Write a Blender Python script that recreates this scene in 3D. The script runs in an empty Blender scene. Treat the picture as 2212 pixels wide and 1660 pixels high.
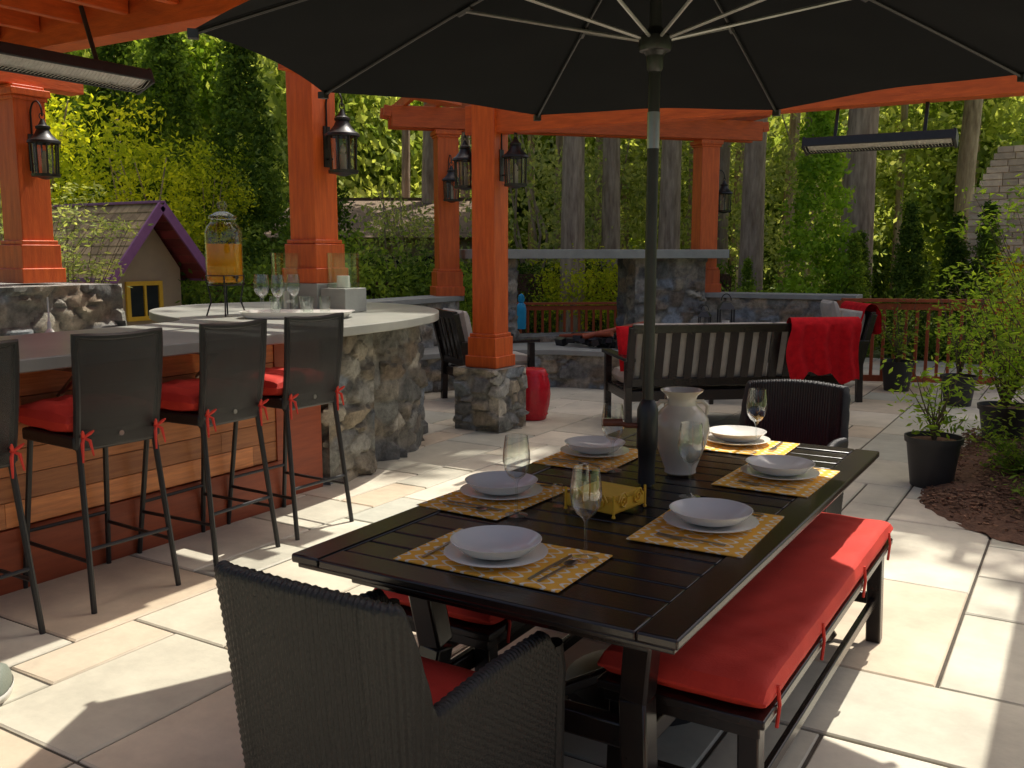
import bpy, math, random
import numpy as np
from mathutils import Vector, Matrix
R=random.Random(7); rng=np.random.default_rng(7)
PI=math.pi
C31=math.cos(math.radians(31.4)); S31=math.sin(math.radians(31.4))
def site(a,b,z=0.0):          # plan frame turned 31.4 deg from the patio grid
    return (a*C31-b*S31, a*S31+b*C31, z)

# ------------------------------------------------------------ materials
def newmat(name):
    m=bpy.data.materials.new(name); m.use_nodes=True
    nt=m.node_tree; b=nt.nodes["Principled BSDF"]; return m,nt,b
def N(nt,t,**k):
    n=nt.nodes.new(t)
    for a,v in k.items(): setattr(n,a,v)
    return n
def M(name,c1,c2=None,rough=.6,ns=6,st=(1,1,1),bump=0,bs=40,metal=0,spec=.5,island=0,detail=5,coat=0,sheen=0,holes=0):
    m,nt,b=newmat(name); L=nt.links.new
    b.inputs['Roughness'].default_value=rough; b.inputs['Metallic'].default_value=metal
    b.inputs['Specular IOR Level'].default_value=spec
    if coat: b.inputs['Coat Weight'].default_value=coat; b.inputs['Coat Roughness'].default_value=.15
    if sheen: b.inputs['Sheen Weight'].default_value=sheen
    if c2 is None: c2=tuple(x*.75 for x in c1)
    tc=N(nt,'ShaderNodeTexCoord'); mp=N(nt,'ShaderNodeMapping'); mp.inputs['Scale'].default_value=st
    L(tc.outputs['Object'],mp.inputs[0])
    n=N(nt,'ShaderNodeTexNoise'); n.inputs['Scale'].default_value=ns; n.inputs['Detail'].default_value=detail; n.inputs['Roughness'].default_value=.6
    L(mp.outputs[0],n.inputs['Vector'])
    r=N(nt,'ShaderNodeValToRGB'); r.color_ramp.elements[0].position=.3; r.color_ramp.elements[1].position=.7
    r.color_ramp.elements[0].color=(*c1,1); r.color_ramp.elements[1].color=(*c2,1)
    L(n.outputs['Fac'],r.inputs[0]); out=r.outputs[0]
    if island:
        g=N(nt,'ShaderNodeNewGeometry'); h=N(nt,'ShaderNodeMapRange'); h.inputs['To Min'].default_value=1-island; h.inputs['To Max'].default_value=1+island
        L(g.outputs['Random Per Island'],h.inputs['Value'])
        mx=N(nt,'ShaderNodeVectorMath',operation='SCALE'); L(out,mx.inputs[0]); L(h.outputs[0],mx.inputs['Scale']); out=mx.outputs[0]
    L(out,b.inputs['Base Color'])
    if bump:
        n2=N(nt,'ShaderNodeTexNoise'); n2.inputs['Scale'].default_value=bs; n2.inputs['Detail'].default_value=4
        L(mp.outputs[0],n2.inputs['Vector'])
        bp=N(nt,'ShaderNodeBump'); bp.inputs['Strength'].default_value=bump; bp.inputs['Distance'].default_value=.01
        L(n2.outputs['Fac'],bp.inputs['Height']); L(bp.outputs[0],b.inputs['Normal'])
    if holes:
        t=N(nt,'ShaderNodeBsdfTransparent'); mx=N(nt,'ShaderNodeMixShader'); mx.inputs[0].default_value=holes
        L(b.outputs[0],mx.inputs[1]); L(t.outputs[0],mx.inputs[2]); L(mx.outputs[0],nt.nodes['Material Output'].inputs[0])
    return m
def leafmat(name,dark,light,trans=.35,ns=1.2):
    m,nt,b=newmat(name); L=nt.links.new
    g=N(nt,'ShaderNodeNewGeometry')
    n=N(nt,'ShaderNodeTexNoise'); n.inputs['Scale'].default_value=ns; n.inputs['Detail'].default_value=2
    L(g.outputs['Position'],n.inputs['Vector'])
    ad=N(nt,'ShaderNodeMath',operation='ADD'); L(n.outputs['Fac'],ad.inputs[0])
    mu=N(nt,'ShaderNodeMath',operation='MULTIPLY_ADD'); mu.inputs[1].default_value=.5; mu.inputs[2].default_value=-.25
    L(g.outputs['Random Per Island'],mu.inputs[0]); L(mu.outputs[0],ad.inputs[1])
    r=N(nt,'ShaderNodeValToRGB'); r.color_ramp.elements[0].position=.25; r.color_ramp.elements[1].position=.8
    r.color_ramp.elements[0].color=(*dark,1); r.color_ramp.elements[1].color=(*light,1)
    L(ad.outputs[0],r.inputs[0])
    d=N(nt,'ShaderNodeBsdfDiffuse'); L(r.outputs[0],d.inputs[0]); nt.nodes.remove(b)
    t=N(nt,'ShaderNodeBsdfTranslucent')
    v=N(nt,'ShaderNodeVectorMath',operation='MULTIPLY'); v.inputs[1].default_value=(1.6,1.5,.6); L(r.outputs[0],v.inputs[0]); L(v.outputs[0],t.inputs[0])
    mx=N(nt,'ShaderNodeMixShader'); mx.inputs[0].default_value=trans
    L(d.outputs[0],mx.inputs[1]); L(t.outputs[0],mx.inputs[2]); L(mx.outputs[0],nt.nodes['Material Output'].inputs[0])
    return m
def glassmat(name,tint=(.97,.985,.98),lo=.06,hi=.9,pw=2.6):
    m,nt,b=newmat(name); L=nt.links.new; nt.nodes.remove(b)
    t=N(nt,'ShaderNodeBsdfTransparent'); t.inputs[0].default_value=(*tint,1)
    g=N(nt,'ShaderNodeBsdfGlossy'); g.inputs['Roughness'].default_value=.05
    f=N(nt,'ShaderNodeLayerWeight'); f.inputs[0].default_value=.5
    p=N(nt,'ShaderNodeMath',operation='POWER'); p.inputs[1].default_value=pw; L(f.outputs['Facing'],p.inputs[0])
    q=N(nt,'ShaderNodeMath',operation='MULTIPLY_ADD'); q.inputs[1].default_value=hi; q.inputs[2].default_value=lo; L(p.outputs[0],q.inputs[0])
    mx=N(nt,'ShaderNodeMixShader'); L(q.outputs[0],mx.inputs[0]); L(t.outputs[0],mx.inputs[1]); L(g.outputs[0],mx.inputs[2])
    L(mx.outputs[0],nt.nodes['Material Output'].inputs[0]); return m
def stonemat(name,gain=1.0):
    m,nt,b=newmat(name); L=nt.links.new
    a=N(nt,'ShaderNodeAttribute'); a.attribute_name='col'
    tc=N(nt,'ShaderNodeTexCoord'); n=N(nt,'ShaderNodeTexNoise'); n.inputs['Scale'].default_value=11; n.inputs['Detail'].default_value=10; n.inputs['Roughness'].default_value=.75
    L(tc.outputs['Object'],n.inputs['Vector'])
    h=N(nt,'ShaderNodeMapRange'); h.inputs['From Min'].default_value=.32; h.inputs['From Max'].default_value=.68; h.inputs['To Min'].default_value=.4*gain; h.inputs['To Max'].default_value=1.5*gain
    L(n.outputs['Fac'],h.inputs['Value'])
    v=N(nt,'ShaderNodeVectorMath',operation='SCALE'); L(a.outputs['Color'],v.inputs[0]); L(h.outputs[0],v.inputs['Scale']); L(v.outputs[0],b.inputs['Base Color'])
    b.inputs['Roughness'].default_value=.9
    bp=N(nt,'ShaderNodeBump'); bp.inputs['Strength'].default_value=1; bp.inputs['Distance'].default_value=.025; L(n.outputs['Fac'],bp.inputs['Height']); L(bp.outputs[0],b.inputs['Normal'])
    return m

cedar=M('cedar_stain',(.76,.15,.024),(.54,.085,.014),rough=.42,ns=5,st=(6,6,.7),bump=.25,bs=30,island=.12,detail=8)
cedarH=M('cedar_stain_beam',(.68,.125,.02),(.46,.075,.013),rough=.5,ns=5,st=(1.2,1.2,8),bump=.25,bs=20,island=.12)
siding=M('cedar_siding',(.70,.27,.085),(.44,.14,.045),rough=.40,ns=4,st=(1,1,14),bump=.15,bs=14,island=.4)
kick=M('kickboard',(.36,.07,.02),(.24,.045,.014),rough=.5,ns=4,st=(1,1,10))
concrete=M('bluestone_cap',(.36,.37,.33),(.27,.28,.25),rough=.6,ns=5,bump=.15,bs=60)
counterm=M('concrete_counter',(.38,.38,.33),(.27,.275,.24),rough=.38,ns=2.5,bump=.05,bs=60,detail=10)
black=M('black_metal',(.012,.012,.012),(.02,.02,.02),rough=.4,ns=20)
tablem=M('table_espresso',(.022,.014,.011),(.010,.008,.008),rough=.25,ns=6,st=(1,8,1),bump=.06,bs=30,spec=.5)
wick=M('black_wicker',(.009,.009,.009),(.017,.016,.015),rough=.4,ns=120,bump=.3,bs=260,spec=.38)
wickmesh=M('stool_weave',(.012,.012,.012),(.022,.021,.02),rough=.45,ns=120,bump=.3,bs=260,holes=.20)
canopym=M('umbrella_fabric',(.007,.0085,.010),(.0055,.0065,.008),rough=.9,ns=3,bump=.05,bs=200,spec=.15)
steel=M('brushed_steel',(.45,.45,.44),(.35,.35,.34),rough=.3,ns=10,metal=1)
ribm=M('rib_metal',(.34,.34,.32),(.24,.24,.23),rough=.35,ns=10,metal=.5)
red=M('red_cushion',(.66,.055,.034),(.54,.040,.027),rough=.7,ns=6,bump=.2,bs=180,spec=.3)
redbl=M('red_blanket',(.68,.012,.020),(.46,.006,.012),rough=.95,ns=18,bump=.6,bs=90,spec=.2)
redcer=M('red_ceramic',(.66,.014,.028),(.5,.010,.02),rough=.25,ns=18,bump=.4,bs=30)
grayc=M('gray_cushion',(.52,.48,.41),(.42,.38,.32),rough=.9,ns=12,bump=.2,bs=150)
white=M('white_porcelain',(.82,.80,.73),(.78,.76,.69),rough=.15,ns=4)
cream=M('cream_vase',(.70,.64,.51),(.58,.52,.41),rough=.22,ns=4,coat=.3)
yellow=M('yellow_metal',(.82,.50,.04),(.72,.42,.03),rough=.4,ns=8)
bark=M('fir_bark',(.24,.165,.11),(.60,.46,.33),rough=.95,ns=3,st=(5,5,.8),bump=1,bs=10,detail=8)
stem=M('stem',(.12,.09,.05),(.08,.06,.035),rough=.9,ns=6)
potm=M('black_pot',(.02,.02,.02),(.028,.027,.025),rough=.5,ns=10)
mulch=M('mulch',(.20,.105,.06),(.08,.042,.025),rough=1,ns=30,bump=1,bs=60,detail=8)
soil=M('grass_ground',(.12,.17,.045),(.07,.10,.03),rough=1,ns=3,bump=.6,bs=30)
grout=M('paver_joint',(.10,.085,.065),(.065,.055,.042),rough=1,ns=20)
purple=M('purple_trim',(.30,.12,.28),(.23,.085,.22),rough=.6,ns=8)
shingle=M('cedar_shingle',(.42,.31,.17),(.25,.17,.10),rough=.9,ns=10,island=.35,bump=.5,bs=30)
beige=M('beige_paint',(.45,.34,.2),(.38,.29,.18),rough=.8,ns=5)
redunder=M('roof_underside',(.30,.05,.055),(.18,.03,.035),rough=.7,ns=6,island=.3)
darkglass=M('dark_glass',(.03,.04,.04),(.02,.025,.025),rough=.1,ns=4)
glass=glassmat('clear_glass'); lglass=glassmat('lantern_glass',(.88,.88,.82),.12,.6,3.5)
brick=M('house_brick',(.84,.66,.46),(.62,.46,.32),rough=.9,ns=12,island=.3,bump=.3,bs=30)
roofm=M('brown_roof',(.26,.18,.11),(.17,.12,.08),rough=.9,ns=8,island=.3)
cyan=M('cyan_plastic',(.02,.45,.8),(.02,.38,.7),rough=.4,ns=4)
amber,nt,b=newmat('iced_tea'); b.inputs['Roughness'].default_value=.1
_n=N(nt,'ShaderNodeTexNoise'); _n.inputs['Scale'].default_value=3
_r=N(nt,'ShaderNodeValToRGB'); _r.color_ramp.elements[0].color=(.98,.54,.02,1); _r.color_ramp.elements[1].color=(.85,.40,.015,1)
nt.links.new(_n.outputs['Fac'],_r.inputs[0]); nt.links.new(_r.outputs[0],b.inputs['Base Color'])
_t=N(nt,'ShaderNodeBsdfTransparent'); _t.inputs[0].default_value=(.98,.66,.10,1); _m=N(nt,'ShaderNodeMixShader'); _m.inputs[0].default_value=.5
nt.links.new(b.outputs[0],_m.inputs[1]); nt.links.new(_t.outputs[0],_m.inputs[2]); nt.links.new(_m.outputs[0],nt.nodes['Material Output'].inputs[0])
stone=stonemat('fieldstone',1.05)
paver,nt,b=newmat('sandstone_paver'); L=nt.links.new
g=N(nt,'ShaderNodeNewGeometry'); r=N(nt,'ShaderNodeValToRGB'); cr=r.color_ramp
cr.elements[0].position=0; cr.elements[0].color=(.67,.60,.45,1); cr.elements[1].position=1; cr.elements[1].color=(.62,.58,.45,1)
for p,c in ((.16,(.50,.50,.41,1)),(.34,(.78,.71,.55,1)),(.5,(.62,.50,.35,1)),(.66,(.73,.67,.53,1)),(.84,(.56,.53,.42,1))):
    e=cr.elements.new(p); e.color=c
L(g.outputs['Random Per Island'],r.inputs[0])
n=N(nt,'ShaderNodeTexNoise'); n.inputs['Scale'].default_value=1.8; n.inputs['Detail'].default_value=10; n.inputs['Roughness'].default_value=.68
L(g.outputs['Position'],n.inputs['Vector'])
h=N(nt,'ShaderNodeMapRange'); h.inputs['From Min'].default_value=.3; h.inputs['From Max'].default_value=.7; h.inputs['To Min'].default_value=.70; h.inputs['To Max'].default_value=1.16
L(n.outputs['Fac'],h.inputs['Value']); v=N(nt,'ShaderNodeVectorMath',operation='SCALE'); L(r.outputs[0],v.inputs[0]); L(h.outputs[0],v.inputs['Scale']); L(v.outputs[0],b.inputs['Base Color'])
b.inputs['Roughness'].default_value=.55
n2=N(nt,'ShaderNodeTexNoise'); n2.inputs['Scale'].default_value=9; n2.inputs['Detail'].default_value=8; L(g.outputs['Position'],n2.inputs['Vector'])
bp=N(nt,'ShaderNodeBump'); bp.inputs['Strength'].default_value=.45; bp.inputs['Distance'].default_value=.012; L(n2.outputs['Fac'],bp.inputs['Height']); L(bp.outputs[0],b.inputs['Normal'])
mat_pm,nt,b=newmat('placemat_trellis'); L=nt.links.new
tc=N(nt,'ShaderNodeTexCoord'); sx=N(nt,'ShaderNodeSeparateXYZ'); L(tc.outputs['Object'],sx.inputs[0])
def mth(op,a,b_=None,c_=None):
    n=N(nt,'ShaderNodeMath',operation=op)
    for i,q in enumerate((a,b_,c_)):
        if q is None: continue
        if isinstance(q,(int,float)): n.inputs[i].default_value=q
        else: L(q,n.inputs[i])
    return n.outputs[0]
k=2*PI/.085
w=mth('MULTIPLY',mth('SINE',mth('MULTIPLY',sx.outputs['Y'],k)),1.1)
x=mth('MULTIPLY',sx.outputs['X'],k*.5)
l1=mth('ABSOLUTE',mth('SINE',mth('ADD',x,w))); l2=mth('ABSOLUTE',mth('SINE',mth('SUBTRACT',x,w)))
ms=mth('LESS_THAN',mth('MINIMUM',l1,l2),.20)
mx=N(nt,'ShaderNodeMix',data_type='RGBA'); mx.inputs[6].default_value=(.95,.50,.06,1); mx.inputs[7].default_value=(.92,.85,.66,1)
L(ms,mx.inputs[0]); L(mx.outputs[2],b.inputs['Base Color']); b.inputs['Roughness'].default_value=.85
# ------------------------------------------------------------ mesh builder
class MB:
    def __init__(s): s.v=[]; s.f=[]
    def add(s,vs,fs):
        o=len(s.v); s.v+= [tuple(q) for q in vs]; s.f+=[tuple(i+o for i in f) for f in fs]; return s
    def box(s,c,d,rot=None,taper=1.0):
        hx,hy,hz=d[0]/2,d[1]/2,d[2]/2
        vs=[Vector((x*(taper if z>0 else 1),y*(taper if z>0 else 1),z)) for z in(-hz,hz) for y in(-hy,hy) for x in(-hx,hx)]
        if rot is not None: vs=[rot@q for q in vs]
        vs=[q+Vector(c) for q in vs]
        return s.add(vs,[(0,2,3,1),(4,5,7,6),(0,1,5,4),(2,6,7,3),(0,4,6,2),(1,3,7,5)])
    def b2(s,x0,x1,y0,y1,z0,z1): return s.box(((x0+x1)/2,(y0+y1)/2,(z0+z1)/2),(abs(x1-x0),abs(y1-y0),abs(z1-z0)))
    def beam(s,p0,p1,w,h,up=(0,0,1)):
        p0=Vector(p0);p1=Vector(p1);d=(p1-p0);l=d.length;d.normalize()
        upv=Vector(up)
        if abs(d.dot(upv))>.98: upv=Vector((0,1,0))
        sd=d.cross(upv).normalized(); u=sd.cross(d)
        rot=Matrix((sd,d,u)).transposed()
        return s.box((p0+p1)/2,(w,l,h),rot)
    def cyl(s,p0,p1,r0,r1=None,n=12,caps=True):
        return s.tube([p0,p1],[r0,r0 if r1 is None else r1],n,caps)
    def tube(s,pts,r,n=8,caps=True):
        pts=[Vector(p) for p in pts]; m=len(pts)
        if not isinstance(r,(list,tuple)): r=[r]*m
        vs=[];fs=[];prev=None
        for i,p in enumerate(pts):
            t=(pts[min(i+1,m-1)]-pts[max(i-1,0)]).normalized()
            if prev is None:
                a=Vector((0,0,1)) if abs(t.z)<.9 else Vector((1,0,0)); u=t.cross(a).normalized()
            else: u=(prev-t*prev.dot(t)).normalized()
            prev=u; w=t.cross(u)
            for k in range(n):
                a=2*PI*k/n; vs.append(p+(u*math.cos(a)+w*math.sin(a))*r[i])
        for i in range(m-1):
            for k in range(n):
                k2=(k+1)%n; fs.append((i*n+k,i*n+k2,(i+1)*n+k2,(i+1)*n+k))
        if caps: fs.append(tuple(range(n))[::-1]); fs.append(tuple((m-1)*n+k for k in range(n)))
        return s.add(vs,fs)
    def lathe(s,prof,c=(0,0,0),n=32,sy=1.0):
        vs=[];fs=[];m=len(prof)
        for r,z in prof:
            for k in range(n):
                a=2*PI*k/n; vs.append((c[0]+r*math.cos(a),c[1]+r*sy*math.sin(a),c[2]+z))
        for i in range(m-1):
            for k in range(n):
                k2=(k+1)%n; fs.append((i*n+k,i*n+k2,(i+1)*n+k2,(i+1)*n+k))
        return s.add(vs,fs)
    def grid(s,fn,nu,nv):
        vs=[fn(i/nu,j/nv) for j in range(nv+1) for i in range(nu+1)]
        fs=[(j*(nu+1)+i,j*(nu+1)+i+1,(j+1)*(nu+1)+i+1,(j+1)*(nu+1)+i) for j in range(nv) for i in range(nu)]
        return s.add(vs,fs)
    def cushion(s,c,sx,sy,h,p=5,tufts=(),n=20,wr=.004,rot=None):
        cx,cy,cz=c
        for sg in(1,-1):
            def fn(u,v,sg=sg):
                x=2*u-1;y=2*v-1
                x=math.copysign(abs(x)**.7,x); y=math.copysign(abs(y)**.7,y)
                e=max(0,(1-abs(x)**p))*max(0,(1-abs(y)**p)); z=h/2*e**.33
                px,py=x*sx/2,y*sy/2
                for tx,ty in tufts:
                    z*=1-.55*math.exp(-((px-tx)**2+(py-ty)**2)/.0012)
                z+=wr*math.sin(px*31+py*17)*math.sin(py*41-px*9)*e
                q=Vector((px,py,sg*z))
                if rot is not None: q=rot@q
                return (q[0]+cx,q[1]+cy,q[2]+cz)
            o=len(s.f); s.grid(fn,n,n)
            if sg<0: s.f[o:]=[f[::-1] for f in s.f[o:]]
        return s
    def prism(s,poly,z0,z1):
        n=len(poly); vs=[(x,y,z0) for x,y in poly]+[(x,y,z1) for x,y in poly]
        fs=[(i,(i+1)%n,n+(i+1)%n,n+i) for i in range(n)]+[tuple(range(n))[::-1],tuple(range(n,2*n))]
        return s.add(vs,fs)
    def mesh(s,name,mat,smooth=True,ang=35):
        me=bpy.data.meshes.new(name); me.from_pydata(s.v,[],s.f); me.materials.append(mat); me.update()
        if smooth: me.shade_smooth(); me.set_sharp_from_angle(angle=math.radians(ang))
        return me
def link(o): bpy.context.scene.collection.objects.link(o); return o
def obj(name,parts,loc=(0,0,0),rz=0,scale=1,bevel=0):
    if len(parts)==1:
        pn,mb,mt=parts[0][:3]
        me=mb.mesh(name,mt) if isinstance(mb,MB) else mb
        o=link(bpy.data.objects.new(name,me)); root=o; kids=[o]; bv=[parts[0][3] if len(parts[0])>3 else bevel]
    else:
        root=link(bpy.data.objects.new(name,None)); kids=[];bv=[]
        for p in parts:
            me=p[1].mesh(p[0],p[2]) if isinstance(p[1],MB) else p[1]
            o=link(bpy.data.objects.new(p[0],me)); o.parent=root; kids.append(o); bv.append(p[3] if len(p)>3 else bevel)
    for o,w in zip(kids,bv):
        if w:
            md=o.modifiers.new('bevel','BEVEL'); md.width=w; md.segments=2; md.limit_method='ANGLE'; md.angle_limit=math.radians(40)
    root.location=loc; root.rotation_euler=(0,0,rz); root.scale=(scale,)*3
    return root
def dup(root,loc,rz=0,scale=1):
    n=root.name.split('.')[0]
    r=link(bpy.data.objects.new(n,root.data)); r.location=loc; r.rotation_euler=(0,0,rz); r.scale=(scale,)*3
    def cp(a,b_):
        for md in a.modifiers:
            q=b_.modifiers.new('bevel','BEVEL'); q.width=md.width; q.segments=2; q.limit_method='ANGLE'; q.angle_limit=md.angle_limit
    for c in root.children:
        k=link(bpy.data.objects.new(c.name.split('.')[0],c.data)); k.parent=r; k.matrix_basis=c.matrix_basis.copy(); cp(c,k)
    cp(root,r)
    return r
# ------------------------------------------------------------ stone masonry
STC=[(.31,.27,.20),(.24,.24,.20),(.38,.32,.22),(.18,.18,.165),(.33,.32,.27),(.28,.22,.15),(.42,.38,.29),(.25,.28,.29)]
def stone_prism(name,poly,z0,z1,size=.17,res=.028,amp=.028,top=True,tint=1.0):
    size*=.85
    vs=[];fs=[];nr=[]
    n=len(poly)
    for i in range(n):
        p=np.array(poly[i],float);q=np.array(poly[(i+1)%n],float);d=q-p;l=np.linalg.norm(d)
        if l<1e-4: continue
        nx=np.array((d[1],-d[0]))/l
        nu=max(1,int(l/res));nv=max(1,int((z1-z0)/res));o=len(vs)
        for j in range(nv+1):
            for k in range(nu+1):
                t=p+d*k/nu; vs.append((t[0],t[1],z0+(z1-z0)*j/nv))
                e=0 if (k in(0,nu) and l>.25) else 1
                nr.append((nx[0]*e,nx[1]*e,0))
        for j in range(nv):
            for k in range(nu):
                a=o+j*(nu+1)+k; fs.append((a,a+1,a+nu+2,a+nu+1))
    V=np.array(vs);Nn=np.array(nr)
    lo=V.min(0)-size*2;hi=V.max(0)+size*2
    cell=np.array((size*1.25,size*1.25,size*.8))
    g=np.stack(np.meshgrid(*[np.arange(lo[i],hi[i],cell[i]) for i in range(3)],indexing='ij'),-1).reshape(-1,3)
    g=g+rng.uniform(-.5,.5,g.shape)*cell
    cols=np.array(STC)[rng.integers(0,len(STC),len(g))]*rng.uniform(.65,1.3,(len(g),1))*tint
    off=rng.uniform(-.6,1,len(g)); tiltv=rng.normal(size=(len(g),3))*.16
    A=np.zeros(len(V));D=np.zeros((len(V),3))
    for s in range(0,len(V),3000):
        v=V[s:s+3000]
        dd=np.abs((v[:,None,:]-g[None])/np.array((1.3,1.3,.8))); dd=(dd**2.6).sum(2)**(1/2.6)
        ix=np.argpartition(dd,1,axis=1)[:,:2]; d2=np.take_along_axis(dd,ix,1); sw=d2[:,0]>d2[:,1]
        f1=d2.min(1);f2=d2.max(1);id1=np.where(sw,ix[:,1],ix[:,0])
        e=np.clip((f2-f1)/(size*.13),0,1); e=e*e*(3-2*e)
        A[s:s+3000]=(e-.6)*amp*.7+off[id1]*amp*.5*e+((v-g[id1])*tiltv[id1]).sum(1)*e
        D[s:s+3000]=cols[id1]*e[:,None]+np.array((.30,.28,.23))*(1-e[:,None])*.75*tint
    V2=V+Nn*A[:,None]
    nb=len(V2)
    allv=[tuple(q) for q in V2]
    if top: allv+= [(x,y,z1-.004) for x,y in poly]; fs.append(tuple(range(nb,nb+n)))
    me=bpy.data.meshes.new(name); me.from_pydata(allv,[],fs); me.materials.append(stone); me.update()
    at=me.color_attributes.new('col','FLOAT_COLOR','POINT'); cc=np.ones((len(allv),4),np.float32); cc[:nb,:3]=D; cc[nb:,:3]=(.28,.27,.24)
    at.data.foreach_set('color',cc.ravel()); me.shade_smooth(); me.set_sharp_from_angle(angle=math.radians(50))
    return me
def rect(x0,x1,y0,y1): return [(x0,y0),(x1,y0),(x1,y1),(x0,y1)]
def circ(cx,cy,r,n=40): return [(cx+r*math.cos(2*PI*i/n),cy+r*math.sin(2*PI*i/n)) for i in range(n)]
def grow(poly,d):
    n=len(poly);out=[]
    for i in range(n):
        a=Vector(poly[i-1]);b_=Vector(poly[i]);c=Vector(poly[(i+1)%n])
        e1=(b_-a).normalized();e2=(c-b_).normalized();n1=Vector((e1.y,-e1.x));n2=Vector((e2.y,-e2.x));m=(n1+n2).normalized()
        out.append(tuple(b_+m*d/max(.5,m.dot(n1))))
    return out
# ------------------------------------------------------------ foliage
def leafmesh(name,P,size,mat,flat=0.0,asp=.5):
    P=np.asarray(P);n=len(P)
    a=rng.normal(size=(n,3)); a[:,2]*=1-flat; a/=np.linalg.norm(a,axis=1,keepdims=True)
    b_=rng.normal(size=(n,3)); b_[:,2]*=1-flat; b_-=a*(a*b_).sum(1,keepdims=True); b_/=np.linalg.norm(b_,axis=1,keepdims=True)
    s=size*rng.uniform(.6,1.35,(n,1))
    V=np.stack([P-a*s,P-b_*s*asp,P+a*s,P+b_*s*asp],1).reshape(-1,3).astype(np.float32)
    me=bpy.data.meshes.new(name); me.vertices.add(4*n); me.vertices.foreach_set('co',V.ravel())
    me.loops.add(4*n); me.loops.foreach_set('vertex_index',np.arange(4*n,dtype=np.int32))
    me.polygons.add(n); me.polygons.foreach_set('loop_start',np.arange(0,4*n,4,dtype=np.int32))
    me.update(calc_edges=True); me.materials.append(mat); return me
def clumped(cent,per,sig):
    cent=np.asarray(cent); return (np.repeat(cent,per,0)+rng.normal(size=(len(cent)*per,3))*sig)
def cone_pts(r,h,z0,ncl,per,sig,pw=.8,fill=.55):
    t=rng.uniform(0,1,ncl)**1.35; an=rng.uniform(0,2*PI,ncl)
    rr=r*np.clip(1-t,0.02,1)**pw*rng.uniform(fill,1.08,ncl)
    c=np.stack([rr*np.cos(an),rr*np.sin(an),z0+t*h],1); return clumped(c,per,sig)
def blob_pts(rx,ry,rz,ncl,per,sig,z0=0):
    d=rng.normal(size=(ncl,3)); d/=np.linalg.norm(d,axis=1,keepdims=True)
    c=d*rng.uniform(.35,1.0,(ncl,1))**.5*np.array((rx,ry,rz))*(1+.25*np.sin(d[:,:1]*5+d[:,1:2]*7)); c[:,2]+=z0
    return clumped(c,per,sig)
lf_dark=leafmat('conifer_leaf',(.045,.09,.022),(.22,.33,.065),.45)
lf_fir=leafmat('fir_needle',(.03,.06,.015),(.10,.15,.035),.3)
lf_mid=leafmat('green_leaf',(.11,.20,.032),(.38,.50,.09),.5)
lf_yel=leafmat('yellow_green_leaf',(.32,.40,.035),(.70,.70,.06),.55)
lf_pale=leafmat('pale_leaf',(.24,.31,.11),(.60,.64,.30),.5)
lf_lite=leafmat('cedar_leaf',(.14,.26,.035),(.42,.60,.08),.52)
lf_far=leafmat('far_leaf',(.18,.26,.075),(.66,.72,.27),.52,ns=.35)
lf_far2=leafmat('far_leaf_dark',(.08,.14,.045),(.36,.46,.14),.5,ns=.35)
lf_gold=leafmat('gold_leaf',(.5,.33,.02),(.75,.5,.03),.4)
def tree(name,me_leaf,loc,trunk=None,rz=0,scale=1,tmat=None):
    return obj(name,[('crown',me_leaf,None),('trunk',trunk if trunk else MB().cyl((0,0,0),(0,0,.5),.05,.04),tmat or bark)],loc,rz,scale)

# ============================================================ GROUND
gm=MB(); gm.grid(lambda u,v:((u-.5)*600,(v-.5)*600,-.04),12,12); obj('ground',[('g',gm,soil)])
T=.27; x0,y0=-9.0,-3.0; nx,ny=46,64
occ=np.zeros((nx,ny),bool); tiles=[]
sz=[(3,2),(2,2),(2,3),(3,3),(2,1),(1,2),(4,2),(2,4)]
rr=random.Random(3)
for j in range(ny):
    for i in range(nx):
        if occ[i,j]: continue
        opts=sz[:]; rr.shuffle(opts); opts.sort(key=lambda s:-(s[0]*s[1]>3)*rr.random())
        for w_,h_ in opts+[(1,1)]:
            if i+w_<=nx and j+h_<=ny and not occ[i:i+w_,j:j+h_].any():
                occ[i:i+w_,j:j+h_]=True; tiles.append((i,j,w_,h_)); break
pm=MB(); gp=.0065
for i,j,w_,h_ in tiles:
    a0=x0+i*T+gp;a1=x0+(i+w_)*T-gp;b0=y0+j*T+gp;b1=y0+(j+h_)*T-gp
    dz=rr.uniform(-.0015,.0015); e=.006
    jt=lambda:rr.uniform(-.0025,.0025)
    vs=[(a0,b0,-.02),(a1,b0,-.02),(a1,b1,-.02),(a0,b1,-.02),(a0,b0,dz-e),(a1,b0,dz-e),(a1,b1,dz-e),(a0,b1,dz-e),(a0+e+jt(),b0+e+jt(),dz),(a1-e+jt(),b0+e+jt(),dz),(a1-e+jt(),b1-e+jt(),dz),(a0+e+jt(),b1-e+jt(),dz)]
    fs=[(8,9,10,11)]
    for q in range(4):
        q2=(q+1)%4; fs+=[(q,q2,4+q2,4+q),(4+q,4+q2,8+q2,8+q)]
    pm.add(vs,fs)
gb=MB(); gb.b2(x0,x0+nx*T,y0,y0+ny*T,-.035,-.010)
obj('stone_patio',[('pavers',pm.mesh('pavers',paver,False),paver),('joints',gb,grout)])
bed=[(-.80,6.15),(-.74,6.0),(-.62,5.82),(-.48,5.65),(-.30,5.50),(0,5.38),(.6,5.3),(3,5.3),(3,9.5),(-.55,9.4),(-.66,8.8),(-.74,8.2),(-.80,7.6),(-.83,7.0),(-.83,6.5)]
cxm,cym=.9,7.4
bp_=[]
for i in range(len(bed)):
    a=Vector(bed[i]);b_=Vector(bed[(i+1)%len(bed)]); m_=max(1,int((b_-a).length/.05))
    for k_ in range(m_): bp_.append(a.lerp(b_,k_/m_))
nb_=len(bp_); mb=MB(); vs=[];fs=[]; NR=44
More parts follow.
